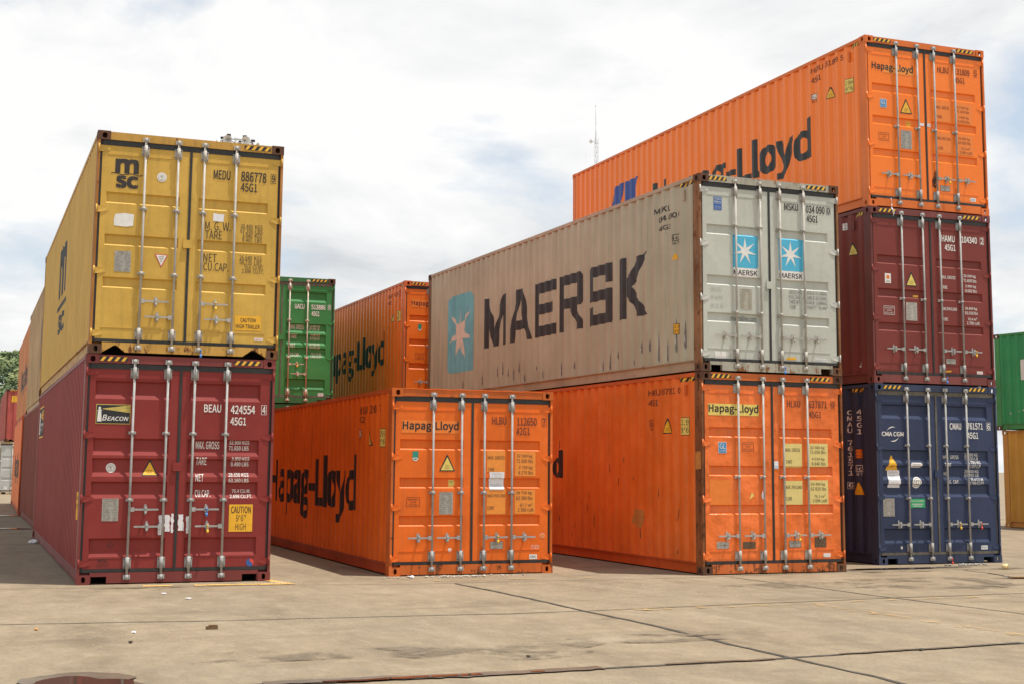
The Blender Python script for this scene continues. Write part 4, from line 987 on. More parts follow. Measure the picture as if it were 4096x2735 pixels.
for i in range(3): A.text('CONTAINER', (.275, 2.42 - .016 * i, .376, 2.428 - .016 * i), white, 1)
A.build('sticker', d[0])
number(P, d[1], [('MSKU', (1.479, 2.456, 1.722, 2.568)), ('034 090', (1.864, 2.446, 2.201, 2.560)), ('45G1', (1.871, 2.303, 2.073, 2.412))], ('0', (2.230, 2.442, 2.308, 2.568)), ink)
data_plate(P, (.687, .923, .893, 1.224), d[0], plain('pale_plate', (.40, .37, .29), .6, 0, .1))
A = Art(P); A.text('maerskline.com', (.545, .747, .979, .827), plain('grey_letters', (.13, .14, .13), .6), 0, .03); A.build('web_lettering', d[0])
gl_ = plain('grey_letters', (.13, .14, .13), .6)
weights(P, d[1], [('GROSS WT.', (1.535, 1.19, 1.765, 1.249)), ('PAYLOAD', (1.535, 1.118, 1.730, 1.177)), ('TARE WT.', (1.535, 1.046, 1.741, 1.104)), ('CUBE', (1.549, .970, 1.657, 1.028)), ('71,650LB.32,500KG.', (1.79, 1.186, 2.222, 1.250)), ('63,100LB.28,620KG.', (1.79, 1.114, 2.226, 1.178)), ('8,550LB. 3,880KG.', (1.80, 1.043, 2.222, 1.106)), ('2,700FT³  76.4M³', (1.80, .972, 2.222, 1.036))], gl_, 0.0)
small_label(P, (.252, .182, .440, .295), d[0], None, white); A = Art(P); A.poly([(1.462, .21), (1.62, .212), (1.646, .226), (1.64, .253), (1.49, .248)], amber, 0); A.build('torn_label', d[1]); small_label(P, (1.985, .211, 2.179, .252), d[1], 'MCI', white, blue)
A = Art(P)
for t, a in (('ISUZU', (.19, 1.16, .385, 1.22)), ('RLA/CC', (.19, 1.04, .40, 1.10)), ('05 12 16', (.19, .92, .40, .98))): A.text(t, a, plain('chalk_grey', (.34, .36, .33), .8), 0, -.02, .25)
A.build('chalk_scrawl', d[0])
front_haz(r, HC, [(.165, .472), (1.865, 2.214)]); side_haz(r, HC, .22, .60)
A = Art(LS)
x0, x1, y0, y1 = -10.86, -9.372, .586, 2.236; cch = .14
A.poly([(x0, y0 + cch), (x0 + .05, y0 + .03), (x0 + cch, y0), (x1, y0), (x1, y1 - cch), (x1 - .05, y1 - .03), (x1 - cch, y1), (x0 + cch, y1), (x0 + .04, y1 - .05), (x0, y1 - cch)], starblue_old, 0)
star(A, (-10.13, 1.415), .70, .20, pinkwhite, 1, 7, 1.0); A.build('star_logo', r)
LET = {'M': [[(0, 0), (.17, 0), (.17, 1), (0, 1)], [(.83, 0), (1, 0), (1, 1), (.83, 1)], [(.17, 1), (.17, .60), (.39, 0), (.5, 0), (.5, .36)], [(.83, 1), (.5, .36), (.5, 0), (.61, 0), (.83, .60)]],
       'A': [[(0, 0), (.22, 0), (.5, .80), (.5, 1), (.36, 1)], [(1, 0), (.64, 1), (.5, 1), (.5, .80), (.78, 0)], [(.297, .22), (.703, .22), (.64, .40), (.36, .40)]],
       'E': [[(0, 0), (.2, 0), (.2, 1), (0, 1)], [(.2, 0), (1, 0), (1, .2), (.2, .2)], [(.2, .41), (.9, .41), (.9, .60), (.2, .60)], [(.2, .8), (1, .8), (1, 1), (.2, 1)]],
       'R': [[(0, 0), (.2, 0), (.2, 1), (0, 1)], [(.2, .82), (.76, .82), (.76, 1), (.2, 1)], [(.76, .42), (.94, .42), (1, .48), (1, .92), (.93, 1), (.76, 1)], [(.2, .40), (.76, .40), (.76, .58), (.2, .58)], [(.46, .40), (.74, .40), (1, .14), (1, 0), (.72, 0), (.72, .12)]],
       'S': [[(.04, .82), (1, .82), (1, 1), (.04, 1), (0, .96), (0, .82)], [(0, .58), (.22, .58), (.22, .82), (0, .82)], [(0, .40), (1, .40), (1, .56), (.97, .58), (0, .58)], [(.78, .18), (1, .18), (1, .40), (.78, .40)], [(0, 0), (.97, 0), (1, .04), (1, .18), (0, .18)], [(.78, .68), (1, .68), (1, .82), (.78, .82)], [(0, .18), (.22, .18), (.22, .31), (0, .31)]],
       'K': [[(0, 0), (.24, 0), (.24, 1), (0, 1)], [(.25, .50), (.25, .66), (.42, .72), (.62, .96), (.99, 1), (.80, .84), (.66, .62), (.46, .50)], [(.25, .50), (.46, .50), (.72, .24), (1, 0), (.64, .0), (.48, .22), (.25, .36)]]}
A = Art(LS)
for ch, l0, l1 in (('M', 8.694, 7.513), ('A', 7.389, 6.289), ('E', 6.085, 5.183), ('R', 4.979, 4.064), ('S', 3.785, 2.925), ('K', 2.667, 1.64)):
    for pl in LET[ch]: A.poly([(-l0 + (l0 - l1) * p[0], .972 + .995 * p[1]) for p in pl], letter_dark, 0)
A.build('company_lettering', r)
A = Art(LS); A.text('MSKU', (-1.40, 2.495, -.92, 2.585), ink, 0, .05); A.text('034 090 0', (-1.31, 2.355, -.62, 2.44), ink, 0, .05); A.text('45G1', (-1.31, 2.215, -.92, 2.29), ink, 0, .05); A.build('number_lettering', r)
ic_mark(LS, r, .84, 1.945, .67, 2.10, ink); triangle(LS, (-.845, 1.715, -.71, 1.81), r, ring=amber, fill=amber, txt=None); height_box(LS, r, .82, .585, .69, .745, '2.9', "9'6", amber)
A = Art(LS); rn_ = random.Random(5)
for k_ in range(1, 36):
    l_ = PH + PITCH * k_ ; 
    if rn_.random() < (.85 if k_ < 8 else .5):
        hh = max(.05, (.40 if k_ < 7 else .20) * rn_.uniform(.25, 1.35)); v_ = rn_.uniform(.20, .40); q = l_ - .066
        wq = rn_.uniform(.018, .04); pts = [(-q, v_ + rn_.uniform(0, .02)), (-q - wq * .5, v_ - .02), (-q - wq, v_ + .03), (-q - wq * rn_.uniform(.6, 1), v_ + hh * .55), (-q - wq * .6, v_ + hh * .85), (-q - wq * .4, v_ + hh), (-q - wq * .1, v_ + hh * .6)]
        A.poly(pts, scuff, 0)
        if rn_.random() < .35: A.poly([(-q - .02, v_ + hh * .2), (-q - .04, v_ + hh * .25), (-q - .03, v_ + hh * .5)], chip_white, 1)
A.build('scrape_mark', r)
# ---- dark red, middle of three
r, d = K['H']; P = FS['A']
number(P, d[1], [('HAMU', (1.436, 2.394, 1.706, 2.505)), ('104340', (1.847, 2.400, 2.168, 2.512)), ('45G1', (1.496, 2.247, 1.718, 2.354))], ('2', (2.232, 2.390, 2.315, 2.518)), white, .06)
A = Art(P); A.rect((.276, 1.632, .395, 1.794), white, 0); A.disc((.336, 1.735), .033, orange_lbl, 1); A.rect((.30, 1.665, .37, 1.672), plate_ink, 1); A.rect((.30, 1.65, .37, 1.656), plate_ink, 1); A.build('sticker', d[0])
triangle(P, (.684, 1.606, .917, 1.838), d[0], fill=lemon); A = Art(P); A.rect((.846, 1.43, .952, 1.461), yellow, 0); A.build('sticker', d[0])
repair_box(P, (.240, 1.114, .453, 1.256), d[0], white); data_plate(P, (.683, 1.036, .899, 1.335), d[0], plain('light_plate', (.44, .42, .37), .55, .1, .1))
weights(P, d[1], [('MAX. GROSS', (1.405, 1.768, 1.697, 1.822)), ('TARE', (1.406, 1.598, 1.526, 1.654)), ('MAX.PAYLOAD', (1.400, 1.237, 1.712, 1.290)), ('CUBE', (1.399, 1.064, 1.518, 1.116)), ('32.500 kg', (1.865, 1.805, 2.119, 1.865)), ('71.650 lbs', (1.862, 1.735, 2.129, 1.791)), ('3.900 kg', (1.895, 1.635, 2.117, 1.691)), ('8.600 lbs', (1.892, 1.563, 2.130, 1.618)), ('28.600 kg', (1.875, 1.258, 2.125, 1.315)), ('63.050 lbs', (1.872, 1.188, 2.135, 1.242)), ('76.4 m³', (1.928, 1.090, 2.120, 1.142)), ('2.700 cuft', (1.904, 1.020, 2.168, 1.075))], white)
acep(P, (1.454, .351, 1.653, .440), d[1]); small_label(P, (2.078, .204, 2.199, .252), d[1], 'CXIC', white, red_st); A = Art(P); A.poly([(1.441, .214), (1.55, .220), (1.56, .236), (1.55, .248), (1.441, .238)], amber, 0); A.build('torn_label', d[1])
front_haz(r, HC, [(.165, .52), (1.866, 2.216)]); side_haz(r, HC, .22, .44)
A = Art(LS); A.rect((-.80, 2.603, -.70, 2.718), white, 0); A.text('2', (-.775, 2.62, -.725, 2.70), ma_H, 1, .02); A.build('number_lettering', r); triangle(LS, (-.64, 2.14, -.41, 2.35), r, fill=lemon)
A = Art(LS); A.poly([(-.45, .276), (-.35, .276), (-.35, .30), (-.45, .30)], white, 0); A.poly([(-.43, .31), (-.36, .31), (-.37, .37)], white, 0); A.build('chalk_scrawl', r)
# ---- bright orange, top
r, d = K['T']; P = FS['A']
two_leaf_text(P, d[0], 'Hapag-Lloyd', (.141, 2.306, .967, 2.462), ink, (.37, 2.294, .975, 2.43), orange_lbl2)
number(P, d[1], [('HLBU', (1.473, 2.412, 1.701, 2.520)), ('131809', (1.825, 2.416, 2.145, 2.528)), ('45G1', (1.832, 2.270, 2.036, 2.370))], ('5', (2.226, 2.415, 2.304, 2.548)), brown_txt)
gl_sticker(P, (.286, 1.69, .419, 1.835), d[0]); triangle(P, (.684, 1.628, .931, 1.876), d[0]); A = Art(P); A.poly([(.823, 1.412), (.895, 1.412), (.916, 1.458), (.895, 1.505), (.823, 1.505)], amber, 0); A.text('TIR', (.838, 1.46, .878, 1.485), ink, 1); A.build('sticker', d[0])
repair_box(P, (.246, 1.124, .448, 1.265), d[0], brown_txt); data_plate(P, (.687, 1.024, .905, 1.338), d[0])
A = Art(P)
for a in ((1.415, 1.56, 1.71, 1.91), (1.835, 1.56, 2.17, 1.91), (1.415, 1.02, 1.71, 1.37), (1.835, 1.02, 2.17, 1.37)): A.rect(a, plain('orange_label_mid', (0.80, 0.215, 0.03), 0.5, 0, 0.06), 0)
for t, a in [('MAX. GROSS', (1.423, 1.779, 1.690, 1.835)), ('TARE', (1.424, 1.615, 1.539, 1.668)), ('MAX.PAYLOAD', (1.431, 1.243, 1.700, 1.297)), ('CUBE', (1.430, 1.074, 1.545, 1.128)), ('32 500 kg', (1.849, 1.815, 2.100, 1.871)), ('71 650 lbs', (1.846, 1.748, 2.110, 1.802)), ('3 900 kg', (1.874, 1.643, 2.095, 1.698)), ('8 600 lbs', (1.871, 1.576, 2.110, 1.630)), ('28 600 kg', (1.859, 1.272, 2.110, 1.327)), ('63 050 lbs', (1.857, 1.205, 2.120, 1.260)), ('76.3 m³', (1.911, 1.107, 2.102, 1.160)), ('2 694 cuft', (1.884, 1.040, 2.139, 1.092))]: A.text(t, a, brown_txt, 1, 0.02)
A.build('weight_lettering', d[1])
acep(P, (1.461, .362, 1.658, .458), d[1]); small_label(P, (2.069, .226, 2.186, .289), d[1], 'CIMC', white, glblue)
A = Art(P); A.rect((1.079, 1.45, 1.165, 1.495), paper_m, 0); A.build('paper_tag', d[0]); A = Art(P); A.rect((1.23, 1.445, 1.295, 1.50), paper_m, 0); A.text('2016', (1.24, 1.46, 1.285, 1.48), blue, 1); A.build('paper_tag', d[1])
A = Art(P); A.poly([(1.29, .42), (1.37, .40), (1.41, .50), (1.40, .66), (1.36, .72), (1.33, .60), (1.30, .55)], transparent_worn('soot', (.05, .03, .02), .8, 22), 0); A.build('soot_smudge', d[1])
front_haz(r, HC, [(.165, .52), (1.866, 2.216)]); side_haz(r, HC, .22, .44)
A = Art(LS); A.text('Hapag-Lloyd', (-7.83, .945, -1.67, 1.895), letter_grey, 0, .06); A.build('company_lettering', r)
A = Art(LS); x0, wd, y0, h = -10.06, 1.49, 1.12, 1.05
for pl in ([(0, 0), (.03, .45), (.12, .80), (.22, .97), (.48, 1), (.45, .72), (.36, .35), (.30, 0)], [(.36, 0), (.42, .35), (.52, .66), (.545, .98), (1, 1), (.9, .7), (.80, .3), (.66, 0)]): A.poly([(x0 + wd * p[0], y0 + h * p[1]) for p in pl], ship_blue, 0)
A.build('wing_logo', r)
A = Art(LS); A.text('HLBU 131809 5', (-1.64, 2.655, -.70, 2.75), brown_txt, 0, .04); A.text('45G1', (-1.64, 2.475, -1.34, 2.575), brown_txt, 0, .04); A.build('number_lettering', r)
ic_mark(LS, r, 1.64, 2.12, 1.49, 2.28, brown_txt, white); triangle(LS, (-1.18, 2.07, -.94, 2.27), r); height_box(LS, r, .615, 2.03, .405, 2.275, '2.9m', "9'6", lemon)
# ---- navy
r, d = K['C']; P = FS['B']
A = Art(P); A.text('CMA CGM', (.129, 2.046, .556, 2.118), white, 0, .07)
def arc(A, c, rx, ry, a0, a1, t, m):
    n = 14
    for i in range(n):
        p = [R(a0 + (a1 - a0) * (i + j) / n) for j in (0, 1)]; k = [math.sin(math.pi * (i + j) / n) for j in (0, 1)]
        A.poly([(c[0] + rx * math.cos(p[0]), c[1] + ry * math.sin(p[0])), (c[0] + rx * math.cos(p[1]), c[1] + ry * math.sin(p[1])), (c[0] + rx * math.cos(p[1]), c[1] + (ry + t * (k[1] + .15)) * math.sin(p[1])), (c[0] + rx * math.cos(p[0]), c[1] + (ry + t * (k[0] + .15)) * math.sin(p[0]))], m, 0)
arc(A, (.385, 2.075), .175, .115, 155, 88, .018, white); arc(A, (.305, 2.085), .175, .115, 335, 268, .018, white); A.build('curved_logo', d[0])
number(P, d[1], [('CMAU', (1.475, 2.172, 1.710, 2.281)), ('761571', (1.828, 2.180, 2.152, 2.289)), ('45G1', (1.827, 2.027, 2.051, 2.133))], ('6', (2.230, 2.170, 2.312, 2.298)), white, .05)
triangle(P, (.205, 1.495, .450, 1.735), d[0], ring=amber, fill=amber); paper_sheet(P, (.232, 1.222, .476, 1.500), d[0], 5)
A = Art(P); A.rect((.72, 1.548, .872, 1.625), white, 0); A.disc((.72, 1.5865), .0385, white, 0, a0=90, a1=270); A.disc((.872, 1.5865), .0385, white, 0, a0=-90, a1=90); A.text('CONTAINER', (.72, 1.563, .872, 1.579), plate_ink, 1); A.text('CORTEN STEEL', (.72, 1.592, .872, 1.607), plate_ink, 1); A.build('sticker', d[0])
A = Art(P); A.disc((.795, 1.306), .087, white, 0, .092); A.disc((.795, 1.306), .068, plate_ink, 1, .072); A.disc((.795, 1.306), .058, white, 2, .062); A.rect((.765, 1.27, .825, 1.345), plate_ink, 3); A.rect((.775, 1.285, .815, 1.33), white, 4); A.build('round_sticker', d[0])
data_plate(P, (.124, .765, .340, 1.052), d[0]); A = Art(P); A.rect((.640, .902, .939, 1.047), green_st, 0); A.text('Eco-Container', (.66, .995, .92, 1.03), white, 1, .01); A.rect((.68, .955, .90, .965), white, 1); A.rect((.70, .925, .88, .935), white, 1); A.build('sticker', d[0])
weights(P, d[1], [('MAX.  GROSS', (1.35, 1.692, 1.666, 1.752)), ('TARE', (1.355, 1.568, 1.484, 1.623)), ('NET', (1.355, 1.422, 1.455, 1.476)), ('CU.  CAP.', (1.391, 1.292, 1.633, 1.349)), ('32.500 KG', (1.784, 1.736, 2.056, 1.788)), ('71.650 LB', (1.782, 1.671, 2.059, 1.724)), ('3.700 KG', (1.830, 1.610, 2.085, 1.660)), ('8.160 LB', (1.841, 1.547, 2.085, 1.601)), ('28.800 KG', (1.773, 1.464, 2.064, 1.514)), ('63.490 LB', (1.771, 1.401, 2.062, 1.453)), ('76.4 CU.M', (1.875, 1.331, 2.124, 1.382)), ('2.700 CU.FT', (1.853, 1.270, 2.139, 1.322))], white)
small_label(P, (2.035, .219, 2.170, .284), d[1], 'CIMC', white, glblue); A = Art(P); A.disc((.46, .268), .02, white, 0, .026); A.build('paint_spot', d[0])
front_haz(r, HC, [(.165, .52), (1.866, 2.216)]); side_haz(r, HC, .30, .66)
A = Art(LS)
for i, ch in enumerate('CMAU 761571 6'):
    if ch != ' ': A.text(ch, (-.80, 2.489 - .0994 * (i + 1) + .016, -.70, 2.489 - .0994 * i - .006), white, 1, .03)
A.frame((-.82, 1.19, -.68, 1.30), .006, white, 0)
for i, ch in enumerate('45G1'): A.text(ch, (-.53, 2.492 - .107 * (i + 1) + .02, -.44, 2.492 - .107 * i - .006), white, 1, .03)
A.build('number_lettering', r)
height_box(LS, r, .575, 1.686, .43, 1.843, '2.9', "9'6", orange_lbl); ic_mark(LS, r, .575, 1.41, .43, 1.58, white); triangle(LS, (-.64, 1.10, -.41, 1.295), r, ring=amber, fill=amber)
# ---- green behind
r, d = K['G']; P = FS['B']
number(P, d[1], [('UACU', (1.503, 2.166, 1.729, 2.280)), ('513886', (1.886, 2.165, 2.219, 2.276)), ('45G1', (1.895, 2.010, 2.081, 2.123))], ('0', (2.276, 2.165, 2.348, 2.290)), white, .06)
weights(P, d[1], [('MAX. GROSS', (1.418, 1.698, 1.730, 1.806)), ('TARE', (1.423, 1.489, 1.567, 1.587)), ('NET', (1.423, 1.280, 1.535, 1.373)), ('CU.CAP.', (1.422, 1.077, 1.647, 1.168)), ('30 480 KG', (1.859, 1.750, 2.107, 1.805)), ('67 200 LB', (1.861, 1.682, 2.095, 1.738)), ('3 960 KG', (1.887, 1.544, 2.110, 1.600)), ('8 730 LB', (1.889, 1.470, 2.100, 1.526)), ('26 520 KG', (1.859, 1.333, 2.111, 1.389)), ('58 470 LB', (1.861, 1.262, 2.106, 1.318)), ('76.4 CU.M.', (1.914, 1.118, 2.159, 1.174)), ('2 700 CU.FT', (1.893, 1.050, 2.160, 1.106))], pinkwhite)
small_label(P, (2.089, .191, 2.217, .258), d[1], 'CIMC', white, glblue); front_haz(r, HC, [(1.88, 2.25)])
bm = bmesh.new(); box(bm, 1.10 - W / 2, 1.28 - W / 2, -L40 / 2 + .006, -L40 / 2 + .0185, 1.44, 1.56); link_mesh('seal_keeper', bm, gn_G, d[1])
# ---- orange behind
r, d = K['E']; P = FS['A']
two_leaf_text(P, d[0], 'Hapag-Lloyd', (.179, 2.292, 1.0, 2.448), brown_txt, (.170, 2.277, 1.01, 2.466), orange_lbl)
A = Art(P); A.rect((.345, 1.79, .430, 1.893), teal_st, 0); A.disc((.3875, 1.79), .042, white, 0, a0=180, a1=360, ry=.055); A.disc((.3875, 1.79), .028, teal_st, 1); A.build('sticker', d[0]); repair_box(P, (.296, 1.085, .490, 1.222), d[0], brown_txt)
front_haz(r, HC, [(.165, .50), (1.866, 2.216)]); side_haz(r, HC, .22, .44)
A = Art(LS); A.text('Hapag-Lloyd', (-7.75, .82, -1.67, 1.862), letter_grey, 0, .06); A.build('company_lettering', r)
A = Art(LS); A.text('HLBU 174219 7', (-1.40, 2.60, -.50, 2.70), brown_txt, 0, .04); A.text('45G1', (-1.40, 2.455, -1.12, 2.54), brown_txt, 0, .04); A.build('number_lettering', r)
triangle(LS, (-1.12, 2.03, -.88, 2.25), r, fill=lemon); height_box(LS, r, .62, 1.99, .34, 2.235, '2.9', "9'6", lemon)
# seal keeper plates across the leaves
for key, vv, m_ in (('Y', 1.475, ye_Y), ('B', 1.475, ma_B), ('M', 1.30, gr_M), ('C', 1.44, bl_C)):
    bm = bmesh.new(); F_ = -L40 / 2 + DOOR_Y; box(bm, 1.135 - W / 2, 1.245 - W / 2, F_ - .026, F_ - .0115, vv - .055, vv + .055); box(bm, 1.15 - W / 2, 1.165 - W / 2, F_ - .0113, F_ - .0005, vv - .09, vv + .09)
    link_mesh('seal_keeper', bm, m_, K[key][1][0])
# left row logos
r, _ = K['Y2']; A = Art(LS); A.text('MSC', (-5.2, .75, -2.2, 2.15), plain('slate_letters', (.11, .13, .17), .6), 0, .05); A.build('shipping_logo', r)
for key in ('Y3', 'B3'):
    r, _ = K[key]; A = Art(LS); A.text('Hapag-Lloyd', (-7.8, .85, -1.7, 1.85), letter_grey, 0, .06); A.build('company_lettering', r)
# right edge pair
r, _ = K['RY']; A = Art(LS)
for i, ch in enumerate('MEDITERRANEAN'): A.text(ch, (-11.36, 2.30 - .152 * (i + 1) + .022, -11.24, 2.30 - .152 * i - .012), plain('brown_black_letters', (.05, .035, .02), .6), 0, .03)
A.build('vertical_lettering', r)
r, _ = K['RG']; A = Art(LS); A.rect((-11.32, 1.32, -10.2, 1.86), white, 0); A.build('white_sign', r)
A = Art(LS); rn_ = random.Random(3)
for i in range(9): A.disc((-rn_.uniform(10.6, 11.9), rn_.uniform(.3, .6)), rn_.uniform(.012, .03), chip_white, 0, n=8)
A.build('paint_chip', r)
# far left pair
r, _ = K['LR']; A = Art(dict(sb=[], vb=[], at=lambda s, v, o: (s - W / 2, -L40 / 2 + .026 - o, v))); A.rect((.27, 1.95, .52, 2.26), amber, 0); A.text('CAUTION', (.29, 2.16, .50, 2.22), ink, 1); A.text('9\'6"', (.34, 2.07, .45, 2.13), ink, 1); A.text('HIGH', (.33, 1.98, .46, 2.04), ink, 1); A.build('caution_label', r); front_haz(r, SH, [(.2, .50)])
r, d = K['LW']; A = Art(FS['S']); A.rect((.80, 1.48, .96, 1.72), starblue, 0); star(A, (.88, 1.6), .075, .022, white, 1); A.build('star_logo', d[0]); A = Art(FS['S']); A.rect((.27, .25, .44, .38), white, 0); A.build('sticker', d[0]); front_haz(r, SH, [(.2, .52)])

# ------------------------------------------------------------------ seals hanging on the handles and cams
def seal(key, zoff, u, v, m, label):
    x, y, a = POSE[key]; c, s = math.cos(R(a)), math.sin(R(a)); yy = DOOR_Y - .088
    bm = bmesh.new(); tube(bm, (0, 0, .045), (0, 0, .0), .006, n=8); tube(bm, (0, 0, .0), (0, 0, -.040), .014, .017, n=10); tube(bm, (0, 0, .045), (0, 0, .060), .013, n=10)
    o = link_mesh('bolt_seal', bm, m); o.location = (x + u * c - yy * s, y + u * s + yy * c, zoff + v); o.rotation_euler = (0, 0, R(a)); tag(o, label, 'seal')
seal_y = plain('seal_yellow', (.80, .50, .03), .4); seal_b = plain('seal_blue', (.05, .22, .62), .4); seal_r = plain('seal_red', (.66, .06, .03), .4)
h = lambda bi, dr: BARS[bi] + dr * .20
seal('Y', Z1, h(2, 1), .65, seal_y, 'yellow bolt seal on the handle of the mustard container')
seal('Y', Z1, 1.405, .03, seal_b, 'blue bolt seal under a locking bar of the mustard container')
seal('B', 0, h(2, 1), .885, seal_b, 'blue bolt seal on the upper right handle of the lighthouse logo container')
seal('B', 0, h(3, -1), .672, seal_y, 'yellow bolt seal on the lower right handle of the lighthouse logo container')
seal('O', 0, h(2, 1), .478, seal_y, 'yellow bolt seal on the handle of the low orange container')
seal('L', 0, h(2, 1) + .02, .500, seal_y, 'yellow bolt seal on the handle of the container with cream panels')
seal('T', 2 * Z1, h(2, 1) + .02, .515, seal_y, 'yellow bolt seal on the handle of the topmost orange container')
seal('H', Z1, h(3, 1) + .02, .520, seal_y, 'yellow bolt seal on the handle of the dark red container')
seal('C', 0, h(2, 1), .590, seal_y, 'yellow bolt seal on the handle of the navy container')
seal('C', 0, h(3, 1), .590, seal_r, 'red bolt seal on the rightmost handle of the navy container')
seal('C', 0, 1.385, .035, seal_r, 'red bolt seal at the bottom of a locking bar of the navy container')
seal('M', Z1, 1.395, .035, seal_b, 'blue bolt seal at the bottom of a locking bar of the pale grey container')
seal('G', Z1, h(2, 1), .875, seal_y, 'yellow bolt seal on the handle of the green container')
seal('H', Z1, 1.40, .06, seal_b, 'blue bolt seal at the bottom of a locking bar of the dark red container')

# ------------------------------------------------------------------ floodlight mast behind the mustard stack
def lamp_shape(bm_r, bm_h, p, d, rr=.27):
    p = Vector(p); d = Vector(d).normalized(); q = p + d * .26; tube(bm_r, p, q, .07, rr, 18, caps=False); tube(bm_r, q, q + d * .012, rr, rr * 1.03, 18, caps=False); tube(bm_r, p, p + d * .01, .07, .07, 12)
    box(bm_h, p.x - .11, p.x + .11, p.y - .08, p.y + .08, p.z + .24, p.z + .36); tube(bm_h, p, p + Vector((0, 0, .17)), .03, n=6)
mast = empty('floodlight_mast', (-16.3, 80.0, 0)); tag(mast, 'tall floodlight mast with white cone lamps rising behind the mustard container', 'light mast')
bm = bmesh.new(); tube(bm, (0, 0, 0), (0, 0, 20.6), .22, .11, 14); link_mesh('pole', bm, galv, mast)
bm = bmesh.new()
for i in range(20): tube(bm, (.95 * math.cos(i * math.pi / 10), .95 * math.sin(i * math.pi / 10), 20.3), (.95 * math.cos((i + 1) * math.pi / 10), .95 * math.sin((i + 1) * math.pi / 10), 20.3), .035, n=6)
for i in range(3): tube(bm, (0, 0, 20.3), (.95 * math.cos(i * 2.09), .95 * math.sin(i * 2.09), 20.3), .035, n=6)
link_mesh('lamp_ring', bm, galv, mast)
lampw = plain('lamp_white', (.78, .78, .74), .5, 0, .06)
for p, dd in (((-.75, -.3, 20.22), (-.8, -.3, -.35)), ((-.30, -.75, 20.28), (-.05, -.95, -.15)), ((.62, -.65, 20.22), (.40, -.85, -.05)), ((1.0, -.1, 20.10), (.9, -.2, -.35)), ((.1, .8, 20.25), (.1, .9, -.4)), ((-.6, .6, 20.25), (-.5, .7, -.4))):
    bm, bh = bmesh.new(), bmesh.new(); lamp_shape(bm, bh, p, dd); lo = link_mesh('lamp_reflector', bm, lampw, mast); link_mesh('lamp_housing', bh, black, lo)
# ------------------------------------------------------------------ antenna tower
tw = empty('antenna_tower', (7.35, 120.0, 0)); tag(tw, 'thin lattice antenna tower with a dish and tall whip, behind the topmost orange container', 'antenna tower')
tx = [(-.17, -.1), (.17, -.1), (0, .2)]; TH = 30.35
steel = plain('tower_steel', (.30, .30, .31), .5, .4, .1)
for p in tx: bm = bmesh.new(); tube(bm, (*p, 0), (*p, TH), .022, n=6); link_mesh('tower_leg', bm, steel, tw)
bm = bmesh.new(); zz_ = 0.3; k = 0
while zz_ < TH - .4:
    for i in range(3): a, b_ = tx[i], tx[(i + 1) % 3]; tube(bm, (*a, zz_), (*b_, zz_), .009, n=4); tube(bm, (*(a if k % 2 else b_), zz_), (*(b_ if k % 2 else a), zz_ + .4), .009, n=4)
    zz_ += .4; k += 1
link_mesh('bracing', bm, steel, tw)
bm = bmesh.new(); tube(bm, (-.05, -.1, TH - .5), (-.05, -.1, 31.4), .03, n=6); tube(bm, (-.05, -.1, 31.4), (-.08, -.1, 33.25), .017, .012, n=6); tube(bm, (-.08, -.1, 33.2), (-.085, -.1, 33.32), .03, n=6); link_mesh('whip_antenna', bm, steel, tw)
bm = bmesh.new(); tube(bm, (-.42, -.16, TH - .32), (-.48, -.24, TH - .33), .05, .17, 20, caps=False); tube(bm, (-.48, -.24, TH - .33), (-.50, -.265, TH - .333), .172, .172, 20); link_mesh('dish', bm, lampw, tw)
bm = bmesh.new(); tube(bm, (-.17, -.1, TH - .32), (-.42, -.16, TH - .32), .02, n=6); link_mesh('dish_arm', bm, steel, tw)
bm = bmesh.new(); tube(bm, (-.35, -.15, TH - 2.75), (.32, -.15, TH - 2.45), .03, n=6); tube(bm, (-.35, -.15, TH - 2.75), (-.42, -.15, TH - 3.0), .03, n=6); tube(bm, (-.42, -.15, TH - 3.05), (-.46, -.3, TH - 3.15), .05, .09, 10); tube(bm, (.32, -.15, TH - 2.5), (.40, -.3, TH - 2.62), .05, .09, 10); link_mesh('lamp_bracket', bm, steel, tw)
for sx in (-1, 1): bm = bmesh.new(); tube(bm, (sx * .9, 0, 0), (sx * .93 , 0, TH - .5 + .3 * sx), .006, n=4); link_mesh('side_whip', bm, steel, tw)

# ------------------------------------------------------------------ wooded hill
bm = bmesh.new(); hv = {}
for i in range(41):
    for j in range(9):
        x = -190 + i * 7.0; y = 215 + j * 16
        prof = math.exp(-((x + 92) / 55.0) ** 2); z = -0.5 + 18.5 * prof * math.sin(min(1, j / 4) * math.pi / 2) * (0.92 + .08 * math.sin(i * .9 + j))
        hv[i, j] = bm.verts.new((x, y, z))
for i in range(40):
    for j in range(8): bm.faces.new((hv[i, j], hv[i + 1, j], hv[i + 1, j + 1], hv[i, j + 1]))
tag(link_mesh('hill', bm, plain('hill_soil', (.05, .07, .03), .9, 0, .3, .3), smooth=True), kind='structure')
def leaf_mat(name, col, var=.45):
    m, t, b = new_mat(name); c = t.nodes.new('ShaderNodeTexCoord'); f = noise(t, c.outputs['Object'], .35, 4)
    t.links.new(ramp(t, f, [(.3, tuple(x * (1 - var) for x in col)), (.7, tuple(x * (1 + var) for x in col))]).outputs[0], b.inputs['Base Color']); b.inputs['Roughness'].default_value = .75; b.inputs['Specular IOR Level'].default_value = .2
    return m
leafs = [leaf_mat('foliage_mid', (.15, .20, .085)), leaf_mat('foliage_yellow', (.21, .235, .10)), leaf_mat('foliage_deep', (.10, .145, .075))]
trunk_m = plain('bark', (.10, .08, .06), .9, 0, .3, 4)
